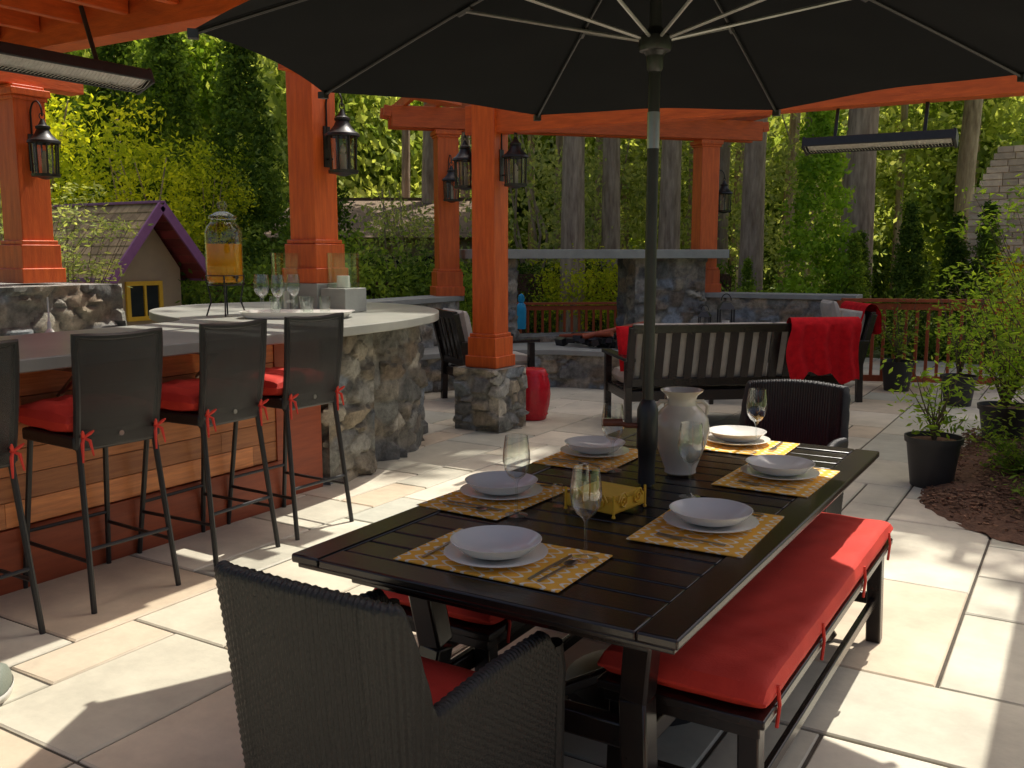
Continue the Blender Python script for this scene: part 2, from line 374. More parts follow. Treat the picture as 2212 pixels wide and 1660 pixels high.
for r_i in range(NR+1):
    t=(r_i/NR)**1.3; s_=1-t*.98
    for i,q in enumerate(bp_):
        jx=R.uniform(-.012,.012) if r_i<2 else R.uniform(-.008,.008)
        z=.002+.075*(1-math.exp(-t*9))+(R.uniform(-.010,.010) if r_i>0 else 0)+.012*math.sin(q.x*3+r_i*.4)*min(1,t*6)
        vs.append((cxm+(q.x-cxm)*s_+jx,cym+(q.y-cym)*s_+jx,z))
for r_i in range(NR):
    for i in range(nb_):
        i2=(i+1)%nb_; fs.append((r_i*nb_+i,r_i*nb_+i2,(r_i+1)*nb_+i2,(r_i+1)*nb_+i))
mb.add(vs,fs)
chips=MB()
for _ in range(6500):
    x=R.uniform(-.90,1.0);y=R.uniform(5.3,8.8)
    if x<-.80+max(0,(6.1-y))*.95+max(0,5.7-y)*.8-abs(R.gauss(0,.02)): continue
    a=R.uniform(0,PI);l=R.uniform(.012,.04)
    dd=min(1,max(0,(x+.84-max(0,(6.1-y))*.95)/.35))
    chips.box((x,y,.006+.065*dd+R.uniform(-.002,.014)),(l,l*.4,.006),Matrix.Rotation(a,3,'Z')@Matrix.Rotation(R.uniform(-.6,.6),3,'X'))
obj('mulch_bed',[('bed',mb,mulch),('chips',chips.mesh('chips',M('chip',(.26,.14,.08),(.11,.06,.035),rough=1,ns=10,island=.5),False),mulch)])

# ============================================================ TABLE
tx0,tx1,ty0,ty1=-1.75,-.667,1.745,3.91
cx,cy=(tx0+tx1)/2,(ty0+ty1)/2; hw,hl=(tx1-tx0)/2,(ty1-ty0)/2
fr=MB(); fw=.095
for sx_ in(-1,1): fr.b2(sx_*hw,sx_*(hw-fw),-hl,hl,.715,.74)
for sy_ in(-1,1): fr.b2(-hw+fw+.001,hw-fw-.001,sy_*hl,sy_*(hl-fw),.715,.7395)
ap=MB(); ap.b2(-hw+.012,hw-.012,-hl+.012,hl-.012,.700,.714)
ap.b2(-hw+.11,hw-.11,-hl+.11,hl-.11,.645,.699)
sl=MB(); ny_=19; ln=2*hl-2*fw-.01; p=ln/ny_
for i in range(ny_):
    c=-hl+fw+.005+p*(i+.5); sl.box((0,c,.7235),(2*hw-2*fw-.008,p-.009,.025))
lg=MB()
for sx_ in(-1,1):
    for sy_ in(-1,1):
        pts=[(sx_*(hw-.20),sy_*(hl-.30),.65),(sx_*(hw-.23),sy_*(hl-.33),.42),(sx_*(hw-.20),sy_*(hl-.29),.15),(sx_*(hw-.13),sy_*(hl-.20),0)]
        for a_,b_ in zip(pts,pts[1:]): lg.beam(a_,b_,.075,.075)
    lg.beam((sx_*(hw-.22),-(hl-.32),.3),(sx_*(hw-.22),hl-.32,.3),.03,.06)
for sy_ in(-1,1): lg.beam((-(hw-.23),sy_*(hl-.32),.32),(hw-.23,sy_*(hl-.32),.32),.05,.07)
lg.beam((-(hw-.25),-(hl-.35),.15),(hw-.25,hl-.35,.15),.03,.04); lg.beam((-(hw-.25),hl-.35,.18),(hw-.25,-(hl-.35),.18),.03,.04)
obj('dining_table',[('frame',fr,tablem,.006),('apron',ap,tablem,.004),('slats',sl,tablem,.004),('legs',lg,tablem,.008)],(cx,cy,0))
def bench(loc,w,l):
    f=MB(); hw,hl=w/2,l/2
    f.b2(-hw,hw,-hl,hl,.385,.41); f.b2(-hw+.015,hw-.015,-hl+.015,hl-.015,.35,.384)
    g=MB()
    for a in(-1,1):
        for b_ in(-1,1):
            x,y=a*(hw-.05),b_*(hl-.06); g.beam((x,y,.36),(x+a*.01,y,.0),.055,.055)
        g.beam((a*(hw-.05),-hl+.06,.16),(a*(hw-.05),hl-.06,.16),.022,.04)
    for b_ in(-1,1): g.beam((-hw+.05,b_*(hl-.06),.17),(hw-.05,b_*(hl-.06),.17),.025,.045)
    c=MB(); c.cushion((0,0,.452),w-.0,l-.01,.085,p=14,n=44,wr=.005)
    t=MB()
    for a in(-1,1):
        for b_ in (-.9,-.35,.35,.9):
            y=b_*(hl-.02); t.tube([(a*(hw+.001),y,.46),(a*(hw+.006),y+.004,.41),(a*(hw+.002),y,.35)],.005,6)
    hw2,hl2=hw-.004,hl-.008
    t.tube([(-hw2,-hl2,.448),(hw2,-hl2,.448),(hw2,hl2,.448),(-hw2,hl2,.448),(-hw2,-hl2,.448)],.0045,6)
    return obj('dining_bench',[('frame',f,tablem,.005),('legs',g,tablem,.005),('cushion',c,red),('ties',t,red)],loc)
b1=bench((-.815,2.99,0),.45,1.72)
dup(b1,(-1.66,3.08,0))

# ============================================================ WICKER ARMCHAIR (faces +Y)
HW=.25
def footprint():
    hw=HW; r=.09; pts=[]
    for i in range(21): pts.append((-hw+.012*math.sin(i/20*PI),.57-(.57-r)*i/20))
    for i in range(1,13): a=PI+PI/2*i/12; pts.append((-hw+r+r*math.cos(a),r+r*math.sin(a)))
    for i in range(1,21): pts.append((-hw+r+(2*hw-2*r)*i/20,-.02*math.sin(i/20*PI)))
    for i in range(1,13): a=-PI/2+PI/2*i/12; pts.append((hw-r+r*math.cos(a),r+r*math.sin(a)))
    for i in range(1,21): pts.append((hw-.012*math.sin(i/20*PI),r+(.57-r)*i/20))
    return np.array(pts)
FP=footprint(); seg=np.linalg.norm(np.diff(FP,axis=0),axis=1); SL=np.concatenate([[0],np.cumsum(seg)]); LT=SL[-1]
def sstep(x): x=np.clip(x,0,1); return x*x*(3-2*x)
RP=.0125
def wicker_shell(arm=.655,back=.885,zin=.36):
    ns=int(LT/RP)*6; s=np.linspace(0,LT,ns+1)
    X=np.interp(s,SL,FP[:,0]);Y=np.interp(s,SL,FP[:,1])
    tx=np.gradient(X);ty=np.gradient(Y);l=np.hypot(tx,ty);ox=ty/l;oy=-tx/l
    cxs=np.sign((X-0)*ox+(Y-.3)*oy); ox*=cxs;oy*=cxs
    jl=.57-.07; e=.05
    up=sstep((s-jl)/e)*sstep((LT-jl-s)/e)
    frontdrop=.07*(1-sstep(s/.07))+.07*(1-sstep((LT-s)/.07))
    top=arm+ .02*np.sin(np.clip(s/jl,0,1)*PI) + up*(back-arm+.018*np.cos((X)/HW*PI/2)) - frontdrop
    prof=[]
    for i in range(171): prof.append((0,i/170))
    rr_=.02
    for i in range(1,10): prof.append((1,PI*i/9))
    for i in range(1,61): prof.append((2,i/60))
    rows=[]
    for (k,q) in prof:
        if k==0:
            z=.03+(top-.02-.03)*q; o=np.zeros_like(s); nx_,nz=1,0
        elif k==1:
            z=top-.02+rr_*math.sin(q); o=np.full_like(s,-rr_+rr_*math.cos(q)); nx_,nz=math.cos(q),math.sin(q)
        else:
            z=(top-.02)+(zin-top+.02)*q; o=np.full_like(s,-2*rr_); nx_,nz=-1,0
        ribs=np.cos(2*PI*s/RP); par=np.where((np.floor(s/RP+.5)%2)==0,1,-1)
        d=.0024*(ribs*.75+ .65*ribs.clip(0)*np.sin(2*PI*z/.017)*par)+.0015*np.sin(s*9)*np.sin(z*11)
        lean=-(z-.42).clip(0)*.10*up
        flare=(z-.3).clip(0)*.05*(1-up)
        xx=X+ox*(o+d*nx_+flare+ (z-.4).clip(0)*.06*up); yy=Y+oy*(o+d*nx_)*1.0+lean
        rows.append(np.stack([xx,yy,z+d*nz],1))
    V=np.concatenate(rows); nr=len(rows); m=ns+1
    jj,ii=np.meshgrid(np.arange(nr-1),np.arange(ns),indexing='ij'); a=(jj*m+ii).ravel()
    F=np.stack([a,a+1,a+m+1,a+m],1).astype(np.int32)
    me=bpy.data.meshes.new('woven_shell'); me.vertices.add(len(V)); me.vertices.foreach_set('co',V.astype(np.float32).ravel())
    me.loops.add(F.size); me.loops.foreach_set('vertex_index',F.ravel()); me.polygons.add(len(F)); me.polygons.foreach_set('loop_start',np.arange(0,F.size,4,dtype=np.int32))
    me.update(calc_edges=True); me.materials.append(wick); me.shade_smooth(); return me
sh=wicker_shell()
st=MB()
def fp_front(u,v):
    x=-.225+.45*u; z=.05+.36*v
    return (x,.555+.003*math.cos(2*PI*x/.0165)*(1+.5*math.sin(2*PI*z/.022)),z)
st.grid(fp_front,180,60); st.b2(-.225,.225,.03,.553,.36,.40)
for a in(-1,1):
    st.tube([(a*(HW-.01),.57,.03),(a*(HW-.005),.575,.55),(a*(HW-.005),.56,.61)],.022,10)
cu=MB(); cu.cushion((0,.31,.455),.43,.49,.11,p=7,n=24)
ft=MB()
for a in(-1,1):
    for y in(.05,.55): ft.cyl((a*.22,y,0),(a*.22,y,.05),.02,.025)
ch=obj('wicker_armchair',[('woven_shell',sh,wick),('seat_base',st,wick),('cushion',cu,red),('feet',ft,black)],(-1.27,1.31,0),0)
dup(ch,(-1.19,4.62,0),math.radians(183))

# ============================================================ BAR STOOLS (face -X)
def stool():
    F=MB(); hx,hy=.19,.19
    for a in(-1,1):
        for b_ in(-1,1):
            F.cyl((a*hx,b_*(hy-.01),.72),(a*.275,b_*.21,0),.0135,.0125,8)
    def at(a,b_,z): t=(.72-z)/.72; return (a*(hx+(.275-hx)*t),b_*(hy-.01+(.22-hy)*t),z)
    for a in(-1,1): F.cyl(at(a,-1,.27),at(a,1,.27),.009,n=8)
    for b_ in(-1,1): F.cyl(at(-1,b_,.22),at(1,b_,.22),.009,n=8)
    S=MB(); S.b2(-hx-.02,hx+.01,-hy-.02,hy+.02,.70,.755)
    B=MB(); nu,nv=90,70
    def bk(u,v,sg):
        y=(u-.5)*(.375+.03*v); z=.70+.47*v+.012*(2*u-1)**2*v
        x=hx-.005+.055*v+.012*math.sin(v*3) + .018*(1-(2*u-1)**2)
        d=.0016*math.sin(2*PI*u*45)*math.sin(2*PI*v*35)
        return (x+sg*.010+d,y,z)
    B.grid(lambda u,v:bk(u,v,1),nu,nv); B.grid(lambda u,v:bk(1-u,v,-1),nu,nv)
    fr=[bk(0,0,0)]+[bk(0,v/8,0) for v in range(1,8)]+[bk(u/8,1,0) for u in range(0,9)]+[bk(1,v/8,0) for v in range(7,-1,-1)]
    F.tube(fr,.016,8); F.cyl(bk(0,0,0),bk(1,0,0),.016)
    Cc=MB(); Cc.cushion((-.045,0,.81),.44,.44,.13,p=4,n=30,tufts=[(-.09,-.09),(.07,-.09),(-.09,.09),(.07,.09)],wr=.008)
    Ti=MB()
    for b_ in(-1,1):
        q=Vector((hx+.03,b_*.175,.75))
        for dx,dy,dz in((.03,.03,.03),(.03,-.02,.035),(.02,.03,-.08),(.03,-.025,-.10)):
            Ti.tube([q,q+Vector((dx*.6,dy*.7,dz*.3+.01)),q+Vector((dx,dy,dz))],[.006,.008,.004],6)
        Ti.lathe([(0,-.01),(.01,-.005),(.012,0),(.01,.006),(0,.01)],q,8)
    Lb=MB(); Lb.tube([(hx+.030,-.0,.745),(hx+.036,0,.745)],.012,12)
    return obj('bar_stool',[('frame',F,black),('seat',S,wick,.01),('woven_back',B,wickmesh),('seat_cushion',Cc,red),('ties',Ti,red),('badge',Lb,steel)])
s0=stool(); s0.location=(-3.785,2.575,0)
s0.rotation_euler=(0,0,math.radians(-3))
for y,rz in((1.90,0),(3.20,2),(3.78,-2)): dup(s0,(-3.785,y,0),math.radians(rz))

# ============================================================ BAR
bd=MB(); bd.b2(-4.88,-4.10,.25,4.06,0,1.0)
pl=MB(); z=.29
while z<1.0:
    h_=min(.118,1.005-z); y=.25-R.uniform(0,.8)
    while y<4.08:
        l=R.uniform(.6,1.6); y2=min(4.08,y+l)
        pl.b2(-4.099,-4.078-R.uniform(0,.002),max(.25,y)+.001,y2-.001,z+.002,z+h_-.002); y=y2
    pl.b2(-4.88,-4.10,4.061,4.078,z+.002,z+h_-.002)
    z+=h_
kb=MB(); kb.b2(-4.099,-4.066,.25,4.09,.0,.285); kb.b2(-4.1,-4.07,3.98,4.085,.286,1.0)
bk_=MB()
for y in(.9,1.75,2.6,3.4):
    bk_.b2(-4.07,-3.88,y-.01,y+.01,.985,1.0); bk_.beam((-4.06,y,.86),(-3.9,y,.985),.02,.015)
P2=(-5.10,5.45)
out=[(-3.85,.25),(-3.85,3.9),(-3.84,4.5),(-3.90,5.1),(-4.12,5.75),(-4.6,6.3),(-5.3,6.62),(-6.0,6.5),(-6.5,6.05),(-6.62,5.4),(-6.35,4.85),(-5.8,4.5),(-5.2,4.3),(-5.0,3.9),(-5.0,.25)]
def chaikin(p,k=3):
    for _ in range(k):
        n=len(p);q=[]
        for i in range(n):
            a=p[i];b_=p[(i+1)%n]
            if (i==n-1): q+= [a,b_]; continue
            q+=[(a[0]*.75+b_[0]*.25,a[1]*.75+b_[1]*.25),(a[0]*.25+b_[0]*.75,a[1]*.25+b_[1]*.75)]
        p=q
    return p
ct=MB(); ct.prism(chaikin(out),1.015,1.075)
obj('outdoor_bar',[('body',bd,siding),('siding',pl.mesh('siding',siding,False),siding),('kickboard',kb,kick),('brackets',bk_,steel),('counter',ct,counterm,.006),
   ('pier',stone_prism('pier',rect(-4.95,-4.17,4.54,5.0),0,1.015,.2,.020,.035,tint=.85),stone),
   ('base',stone_prism('base',circ(-5.2,5.45,.88,16),0,1.015,.22,.025,.04,tint=.85),stone),
   ('ledge',stone_prism('ledge',rect(-7.7,-6.15,3.3,4.5),0,1.29,.22,.03,.045),stone),
   ('end_support',MB().b2(-4.9,-4.2,4.085,4.5,.0,1.0),kick),
   ('lower_counter',MB().b2(-6.1,-5.02,1.0,4.2,.88,.94),counterm,.004),('lower_cabinet',MB().b2(-6.08,-5.05,1.02,4.15,0,.88),black)])
# ============================================================ POSTS / PERGOLA
def post(mb,x,y,z0,z1,s=.226,ang=0,cap=True):
    rot=Matrix.Rotation(ang,3,'Z')
    mb.box((x,y,(z0+z1)/2),(s,s,z1-z0),rot)
    k=s/.226
    mb.box((x,y,z0+.13*k),(s*1.26,s*1.26,.26*k),rot); mb.box((x,y,z0+.05*k),(s*1.4,s*1.4,.10*k),rot); mb.box((x,y,z0+.275*k),(s*1.16,s*1.16,.03),rot)
    if cap: mb.box((x,y,z1-.05),(s*1.25,s*1.25,.05),rot); mb.box((x,y,z1-.09),(s*1.12,s*1.12,.03),rot)
pg=MB(); pb=MB()
post(pg,-4.40,6.85,.54,2.77,cap=False)
post(pg,P2[0],P2[1],1.29,3.04,.255,cap=False)
post(pg,-6.68,4.13,1.30,2.70,.24)
post(pg,.12,6.85,.54,2.499)
post(pg,.12,1.2,.0,2.499)
pb.b2(-4.60,2.5,6.77,6.93,2.5,2.74)
pb.b2(.04,.20,.2,7.3,2.742,2.96)
pb.b2(-5.18,-5.02,5.2,7.35,2.842,3.035)
pb.b2(-5.4,-3.3,5.14,5.26,3.04,3.24)  # carries the added shade boards
pb.b2(-6.76,-6.60,.3,4.6,2.702,2.94)
pb.b2(-7.6,-3.22,3.62,3.78,2.76,3.0)
pb.b2(-7.6,-3.22,1.5,1.64,2.78,3.0)
pb.b2(-3.42,-3.28,.2,3.6,2.77,2.99)
rf=MB()
y=.2
while y<3.9:
    rf.b2(-7.7,-3.18,y,y+.134,3.003,3.03); y+=.137
for k_,y in enumerate(np.arange(3.75,5.3,.137)):  # added boards, mostly out of view, that shade the stools; gaps let dapples through
    if k_ in (7,9): continue
    rf.b2(-6.2+.08*k_,-3.2,y,y+.13,3.255,3.28)
for x in np.arange(-7.3,-3.5,.42): pb.b2(x,x+.05,.2,3.61,2.85,3.0)
for x in (-5.3,-4.4,-3.4): pb.b2(x,x+.05,3.2,5.35,3.12,3.25)  # rafters under the added shade boards
for x in (-3.9,-3.3,-2.7,-2.1,-1.5,-.9,-.3): pb.b2(x,x+.05,6.4,7.3,2.742,2.87)
obj('cedar_pergola',[('posts',pg,cedar,.006),('beams',pb,cedarH,.006),('roof_and_shade_boards',rf.mesh('roof_and_shade_boards',cedarH,False),cedarH)])
obj('stone_pedestal',[('pedestal',stone_prism('stone_pedestal',rect(-4.625,-4.175,6.625,7.075),0,.54,.17,.016,.03,tint=1.15),stone)])
obj('stone_pedestal',[('pedestal',stone_prism('stone_pedestal',rect(-.10,.34,6.63,7.07),0,.54,.17,.03,.03),stone)])
pc=MB(); pc.box((P2[0],P2[1],1.183),(.38,.38,.213)); obj('post_plinth',[('p',pc,concrete,.006)])
Lp=Vector(site(-.78,11.4)[:2]); Rp=Vector(site(2.5,12.4)[:2]); dv=(Rp-Lp).normalized(); nv=Vector((-dv.y,dv.x)); fa=math.atan2(dv.y,dv.x); FL=(Rp-Lp).length
def fl(s,t): q=Lp+dv*s+nv*t; return (q.x,q.y)
fp=MB();fb=MB()
for s in(0,FL):
    q=fl(s,0); post(fp,q[0],q[1],1.0,2.95,.25,fa)
for t in(-.12,.12):
    a_=fl(-.66,t);b_=fl(FL+.72,t); fb.beam((*a_,3.06),(*b_,3.06),.06,.24)
    for s_,sg in((-.66,-1),(FL+.72,1)):
        q=fl(s_+sg*.09,t); q0=fl(s_,t); fb.beam((*q0,3.11),(*q,3.12),.058,.12)
for i in range(13):
    s=-.5+i*(FL+1.05)/12; a_=fl(s,-.55);b_=fl(s,.55); fb.beam((*a_,3.235),(*b_,3.235),.05,.11)
obj('fireplace_pergola',[('posts',fp,cedar,.005),('beams',fb,cedarH,.004)])
def rl(s0,s1,t0,t1): return [fl(s0,t0),fl(s1,t0),fl(s1,t1),fl(s0,t1)]
cap=MB(); cap.prism(rl(.2,FL+.12,-.45,.35),1.44,1.55)
obj('stone_fireplace',[('mantel',cap,concrete,.008),('column_l',stone_prism('column_l',rl(.52,.78,-.32,.25),.3,1.44,.17,.03,.03,tint=.8),stone),
  ('column_r',stone_prism('column_r',rl(2.33,3.3,-.3,.25),.3,1.44,.22,.03,.035,tint=.9),stone),
  ('base',stone_prism('base',rl(.3,3.5,-.28,.22),0,.5,.22,.04,.03),stone)])
def cw(name,poly,h,size=.22,res=.033):
    c=MB(); c.prism(grow(poly,.05),h-.06,h)
    return obj(name,[('cap',c,concrete,.006),('masonry',stone_prism('masonry',poly,0,h-.06,size,res,.035,tint=1.1),stone)])
cw('stone_wall',[(-6.8,6.3),(-6.5,6.3),(-6.45,9.35),(-6.8,9.45)],1.0)
wR=Vector(fl(FL-.1,0)); cw('stone_wall',[(wR.x,wR.y-.15),(-2.45,11.95),(-2.45,12.25),(wR.x,wR.y+.2)],1.0)
hearth=[(-6.44,6.4),(-6.2,6.6),(-6.19,7.89),(-5.95,8.5),(-5.53,9.06),(-5.1,9.33),(-4.6,9.42),(-3.95,9.7),(-3.7,10.4),(-3.95,11.25),(-4.45,11.3),(-6.44,9.3)]
cw('stone_hearth',hearth,.43,.22,.028)
bu=MB()
q=fl(1.6,-.95)
for i in range(46):
    a=R.uniform(0,PI); x=q[0]+R.uniform(-.45,.45); y=q[1]+R.uniform(-.3,.3)
    bu.box((x,y,.47+R.uniform(0,.07)),(R.uniform(.06,.16),R.uniform(.05,.09),R.uniform(.04,.09)),Matrix.Rotation(a,3,'Z')@Matrix.Rotation(R.uniform(-.6,.6),3,'X'))
lgm=MB(); lgm.cyl((q[0]-.1,q[1]-.25,.55),(q[0]+.55,q[1]+.25,.72),.035,.03); lgm.cyl((q[0]-.5,q[1]-.05,.52),(q[0]+.25,q[1]-.2,.60),.03,.03)
obj('fire_pit_logs',[('lava_rock',bu.mesh('lava_rock',black,False),black),('logs',lgm,kick)])
railm=M('rail_wood',(.42,.085,.022),(.30,.06,.016),rough=.6,ns=5,st=(4,4,1))
def fence(p0,p1,z0,z1):
    p0=Vector(p0);p1=Vector(p1);d=p1-p0;l=d.length;d.normalize();f=MB()
    f.beam((*p0,z1-.02),(*p1,z1-.02),.12,.035); f.beam((*p0,z1-.09),(*p1,z1-.09),.035,.07); f.beam((*p0,z0+.09),(*p1,z0+.09),.035,.07)
    n=int(l/.115)
    for i in range(n+1):
        q=p0+d*(i*l/n); f.beam((q.x,q.y,z0+.12),(q.x,q.y,z1-.1),.032,.032)
    for i in range(int(l/1.9)+1):
        q=p0+d*min(l,i*1.9); f.beam((q.x,q.y,z0),(q.x,q.y,z1-.03),.09,.09)
    return obj('wood_railing',[('rail',f,railm)])
fence((-2.40,11.15),(3.2,13.2),.0,1.0)
fence(site(-.1,15)[:2],site(3.2,15.4)[:2],-.1,.72)

# ============================================================ LANTERNS
candm=M('candle',(.65,.6,.48),None,ns=5)
def lantern():
    F=MB();G=MB();Cn=MB(); n=8;r=.085
    for k in range(n):
        a=2*PI*(k+.5)/n; F.beam((r*math.cos(a),r*math.sin(a),-.13),(r*1.08*math.cos(a),r*1.08*math.sin(a),.09),.009,.009)
    F.lathe([(0,-.165),(.03,-.16),(.055,-.15),(.095,-.145),(.098,-.125),(.0,-.124)],n=24)
    F.lathe([(.1,.085),(.112,.09),(.108,.105),(.08,.125),(.055,.155),(.042,.185),(.05,.19),(.05,.205),(.03,.215),(.018,.24),(.012,.255),(0,.257)],n=24)
    G.lathe([(r*.94,-.125),(r*1.0,.088)],n=24)
    Cn.cyl((0,0,-.12),(0,0,-.02),.022); Cn.lathe([(.012,-.02),(.02,.0),(.016,.02),(0,.045)],n=10)
    ring=[(0,.022*math.cos(a),.275+.022*math.sin(a)) for a in np.linspace(0,2*PI,13)]; F.tube(ring,.004,6)
    arc=[(-.135,0,.02),(-.135,0,.30)]+[(-.0675-.0675*math.cos(a),0,.30+.085*math.sin(a)) for a in np.linspace(0.1,PI*.98,12)]+[(0,0,.275)]
    F.tube(arc,.0065,8)
    F.box((-.138,0,.03),(.012,.06,.26)); F.beam((-.135,0,-.05),(-.09,0,-.05),.012,.012)
    return obj('wall_lantern',[('frame',F,black),('glass_panes',G,lglass),('candle',Cn,candm)])
l0=lantern(); l0.location=(P2[0]+.128+.14*1.15,P2[1]+.02,2.27); l0.scale=(1.15,)*3
dup(l0,(-6.68+.12+.14,4.13,2.20),0,1.0)
dup(l0,(-4.40+.113+.14,6.85,2.21),0)
dup(l0,(-4.40-.113-.14,6.85,2.21),PI)
dup(l0,(.12-.113-.14,6.85,2.22),PI)
q=fl(0.0,-.27); dup(l0,(q[0],q[1],2.25),fa-PI/2)
q=fl(FL+.27,0); dup(l0,(q[0],q[1],2.18),fa)
whgrid=M('heater_reflector',(.8,.78,.72),(.6,.58,.54),rough=.35,ns=30,metal=.4)
def heater(l):
    F=MB(); F.beam((0,-l/2,0),(0,l/2,0),.14,.03); F.beam((-.07,-l/2,-.02),(-.07,l/2,-.02),.012,.06); F.beam((.07,-l/2,-.02),(.07,l/2,-.02),.012,.06)
    for a in(-1,1): F.box((0,a*l/2,-.02),(.15,.02,.08))
    for a in(-.3,.3): F.cyl((0,a*l,.0),(0,a*l,.34),.012)
    G=MB(); G.grid(lambda u,v:((v-.5)*.12,(u-.5)*(l-.04),-.030-.012*math.cos((v-.5)*PI)),4,4)
    for i in range(int(l/.02)):
        y=-l/2+.02+i*.02; G.tube([(-.062,y,-.045),(0,y,-.058),(.062,y,-.045)],.002,4)
    return obj('patio_heater',[('housing',F,black,.004),('element',G,whgrid)])
h0=heater(.95); h0.location=(-1.28,6.80,2.27); h0.rotation_euler=(0,math.radians(16),PI/2)
h1=heater(1.25); h1.location=(-4.28,2.70,2.42); h1.rotation_euler=(0,math.radians(-20),0)

# ============================================================ UMBRELLA
UX,UY=-1.245,2.92; URr=1.41; zr=2.155; za=2.62
ph=[math.radians(90+31.4-(31+45*k)) for k in range(8)]
def ribz(t): return za-(za-zr)*t**1.12
cn=MB()
for k in range(8):
    a0,a1=ph[k],ph[(k+1)%8]
    if a1>a0: a1-=2*PI
    def fn(u,v,a0=a0,a1=a1):
        p=Vector((math.cos(a0),math.sin(a0)))*(1-u)+Vector((math.cos(a1),math.sin(a1)))*u
        s=math.sin(PI*u); t=v*(1-.022*s*v)
        return (p.x*URr*t,p.y*URr*t,ribz(v)-.035*s*math.sin(PI*min(1,v))*.8+.012*s*v+.004*s*math.sin(v*23+k)*math.sin(u*9))
    cn.grid(fn,16,24)
rb=MB();stt=MB();tips=MB()
for a in ph:
    c,s=math.cos(a),math.sin(a)
    rb.tube([(c*URr*t,s*URr*t,ribz(t)-.012) for t in np.linspace(.02,1,10)],.0055,6)
    t=.52; stt.tube([(c*.035,s*.035,2.20),(c*URr*t,s*URr*t,ribz(t)-.018)],.006,6)
    rb.tube([(c*URr*t,s*URr*t,ribz(t)-.017) for t in (.50,.54)],.011,6)
    tips.box((c*URr*1.0,s*URr*1.0,zr-.012),(.03,.03,.025),Matrix.Rotation(a,3,'Z'))
pole=MB(); pole.cyl((0,0,.1),(0,0,1.86),.019,n=20); pole.cyl((0,0,1.975),(0,0,za),.019,n=20)
pole.lathe([(.02,2.16),(.05,2.165),(.055,2.18),(.05,2.21),(.03,2.225),(.02,2.24)],n=24); pole.lathe([(.02,2.10),(.026,2.11),(.028,2.15),(.04,2.165)],n=24)
pole.lathe([(.0,.742),(.03,.745),(.028,.80),(.031,.86),(.036,.87),(.036,1.0),(.024,1.03),(.02,1.035)],n=24)
pole.lathe([(.02,za-.05),(.05,za-.03),(.05,za),(.02,za+.02),(.022,za+.08),(0,za+.1)],n=16)
pole.lathe([(.0,.0),(.27,.0),(.27,.04),(.2,.07),(.05,.09),(.03,.3),(.0,.3)],n=32)
slv=MB(); slv.cyl((0,0,1.86),(0,0,1.975),.0205,n=20)
crk=MB(); cd=Vector((-C31,-S31,0))
crk.tube([Vector((0,0,.945))+cd*.03,Vector((0,0,.945))+cd*.07,Vector((0,0,.96))+cd*.11],.009,8); crk.tube([Vector((0,0,.955))+cd*.085,Vector((0,0,.955))+cd*.15],.013,10)
obj('patio_umbrella',[('canopy',cn,canopym),('ribs',rb,black),('struts',stt,ribm),('tips',tips,black),('pole',pole,black),('sleeve',slv,steel),('crank',crk,M('crank_wood',(.2,.06,.03),None,ns=8))],(UX,UY,0))

# ============================================================ TABLEWARE
TZ=.7405
def place_setting_mat(x0,x1,y0,y1,rz=0):
    m=MB(); w,h=(x1-x0),(y1-y0)
    m.grid(lambda u,v:((u-.5)*w,(v-.5)*h,.0025+.0008*math.sin(u*9)*math.sin(v*7)),8,8); m.b2(-w/2,w/2,-h/2,h/2,0,.0015)
    return obj('placemat',[('mat',m,mat_pm)],((x0+x1)/2,(y0+y1)/2,TZ),rz)
mats=[(-1.49,-1.01,1.85,2.16),(-1.745,-1.44,2.29,2.74),(-1.745,-1.44,3.0,3.43),(-1.05,-.725,2.32,2.76),(-1.05,-.725,3.03,3.46),(-1.42,-.97,3.56,3.87)]
for i,m in enumerate(mats): place_setting_mat(*m,rz=math.radians([1,-2,1,1.5,-1,1][i]))
def plates():
    p=MB(); p.lathe([(0,.006),(.075,.006),(.08,.008),(.133,.022),(.135,.024),(.132,.025),(.08,.012),(0,.010)],n=48)
    b_=MB(); b_.lathe([(0,.014),(.05,.014),(.056,.016),(.09,.028),(.116,.052),(.119,.056),(.116,.0565),(.088,.034),(.05,.021),(0,.020)],n=48)
    return obj('plate_and_bowl',[('dinner_plate',p,white),('bowl',b_,white)])
p0=plates(); pls=[(-1.26,1.985),(-1.585,2.53),(-1.60,3.24),(-.885,2.55),(-.885,3.26),(-1.20,3.75)]
p0.location=(*pls[0],TZ)
for q in pls[1:]: dup(p0,(*q,TZ),R.uniform(0,3))
def wineglass():
    g=MB(); g.lathe([(0,.002),(.034,.002),(.035,.004),(.012,.008),(.0045,.016),(.0038,.05),(.0042,.10),(.010,.112),(.026,.125),(.037,.145),(.0415,.17),(.040,.20),(.034,.245),(.0332,.245),(.039,.20),(.0402,.17),(.036,.147),(.025,.128),(.008,.116),(0,.114)],n=32)
    return obj('wine_glass',[('glass',g,glass)])
w0=wineglass(); w0.location=(-1.06,2.10,TZ)
for q in((-1.425,2.36),(-1.43,3.04),(-1.055,2.83),(-1.10,3.68),(-1.38,3.50)): dup(w0,(*q,TZ))
vz=MB(); vz.lathe([(0,.003),(.05,.003),(.056,.008),(.055,.02),(.07,.06),(.092,.12),(.1,.165),(.094,.205),(.07,.235),(.052,.25),(.049,.265),(.055,.285),(.074,.300),(.076,.304),(.072,.304),(.05,.285),(.044,.262),(.046,.25)],n=48)
for a in(0,PI):
    aa=a+math.radians(31); vz.tube([(math.cos(aa)*r_,math.sin(aa)*r_,z_) for r_,z_ in((.05,.262),(.075,.262),(.092,.245),(.09,.215))],[.007,.008,.008,.006],8)
obj('ceramic_vase',[('vase',vz,cream)],(-1.205,3.13,TZ))
nh=MB(); s=.088
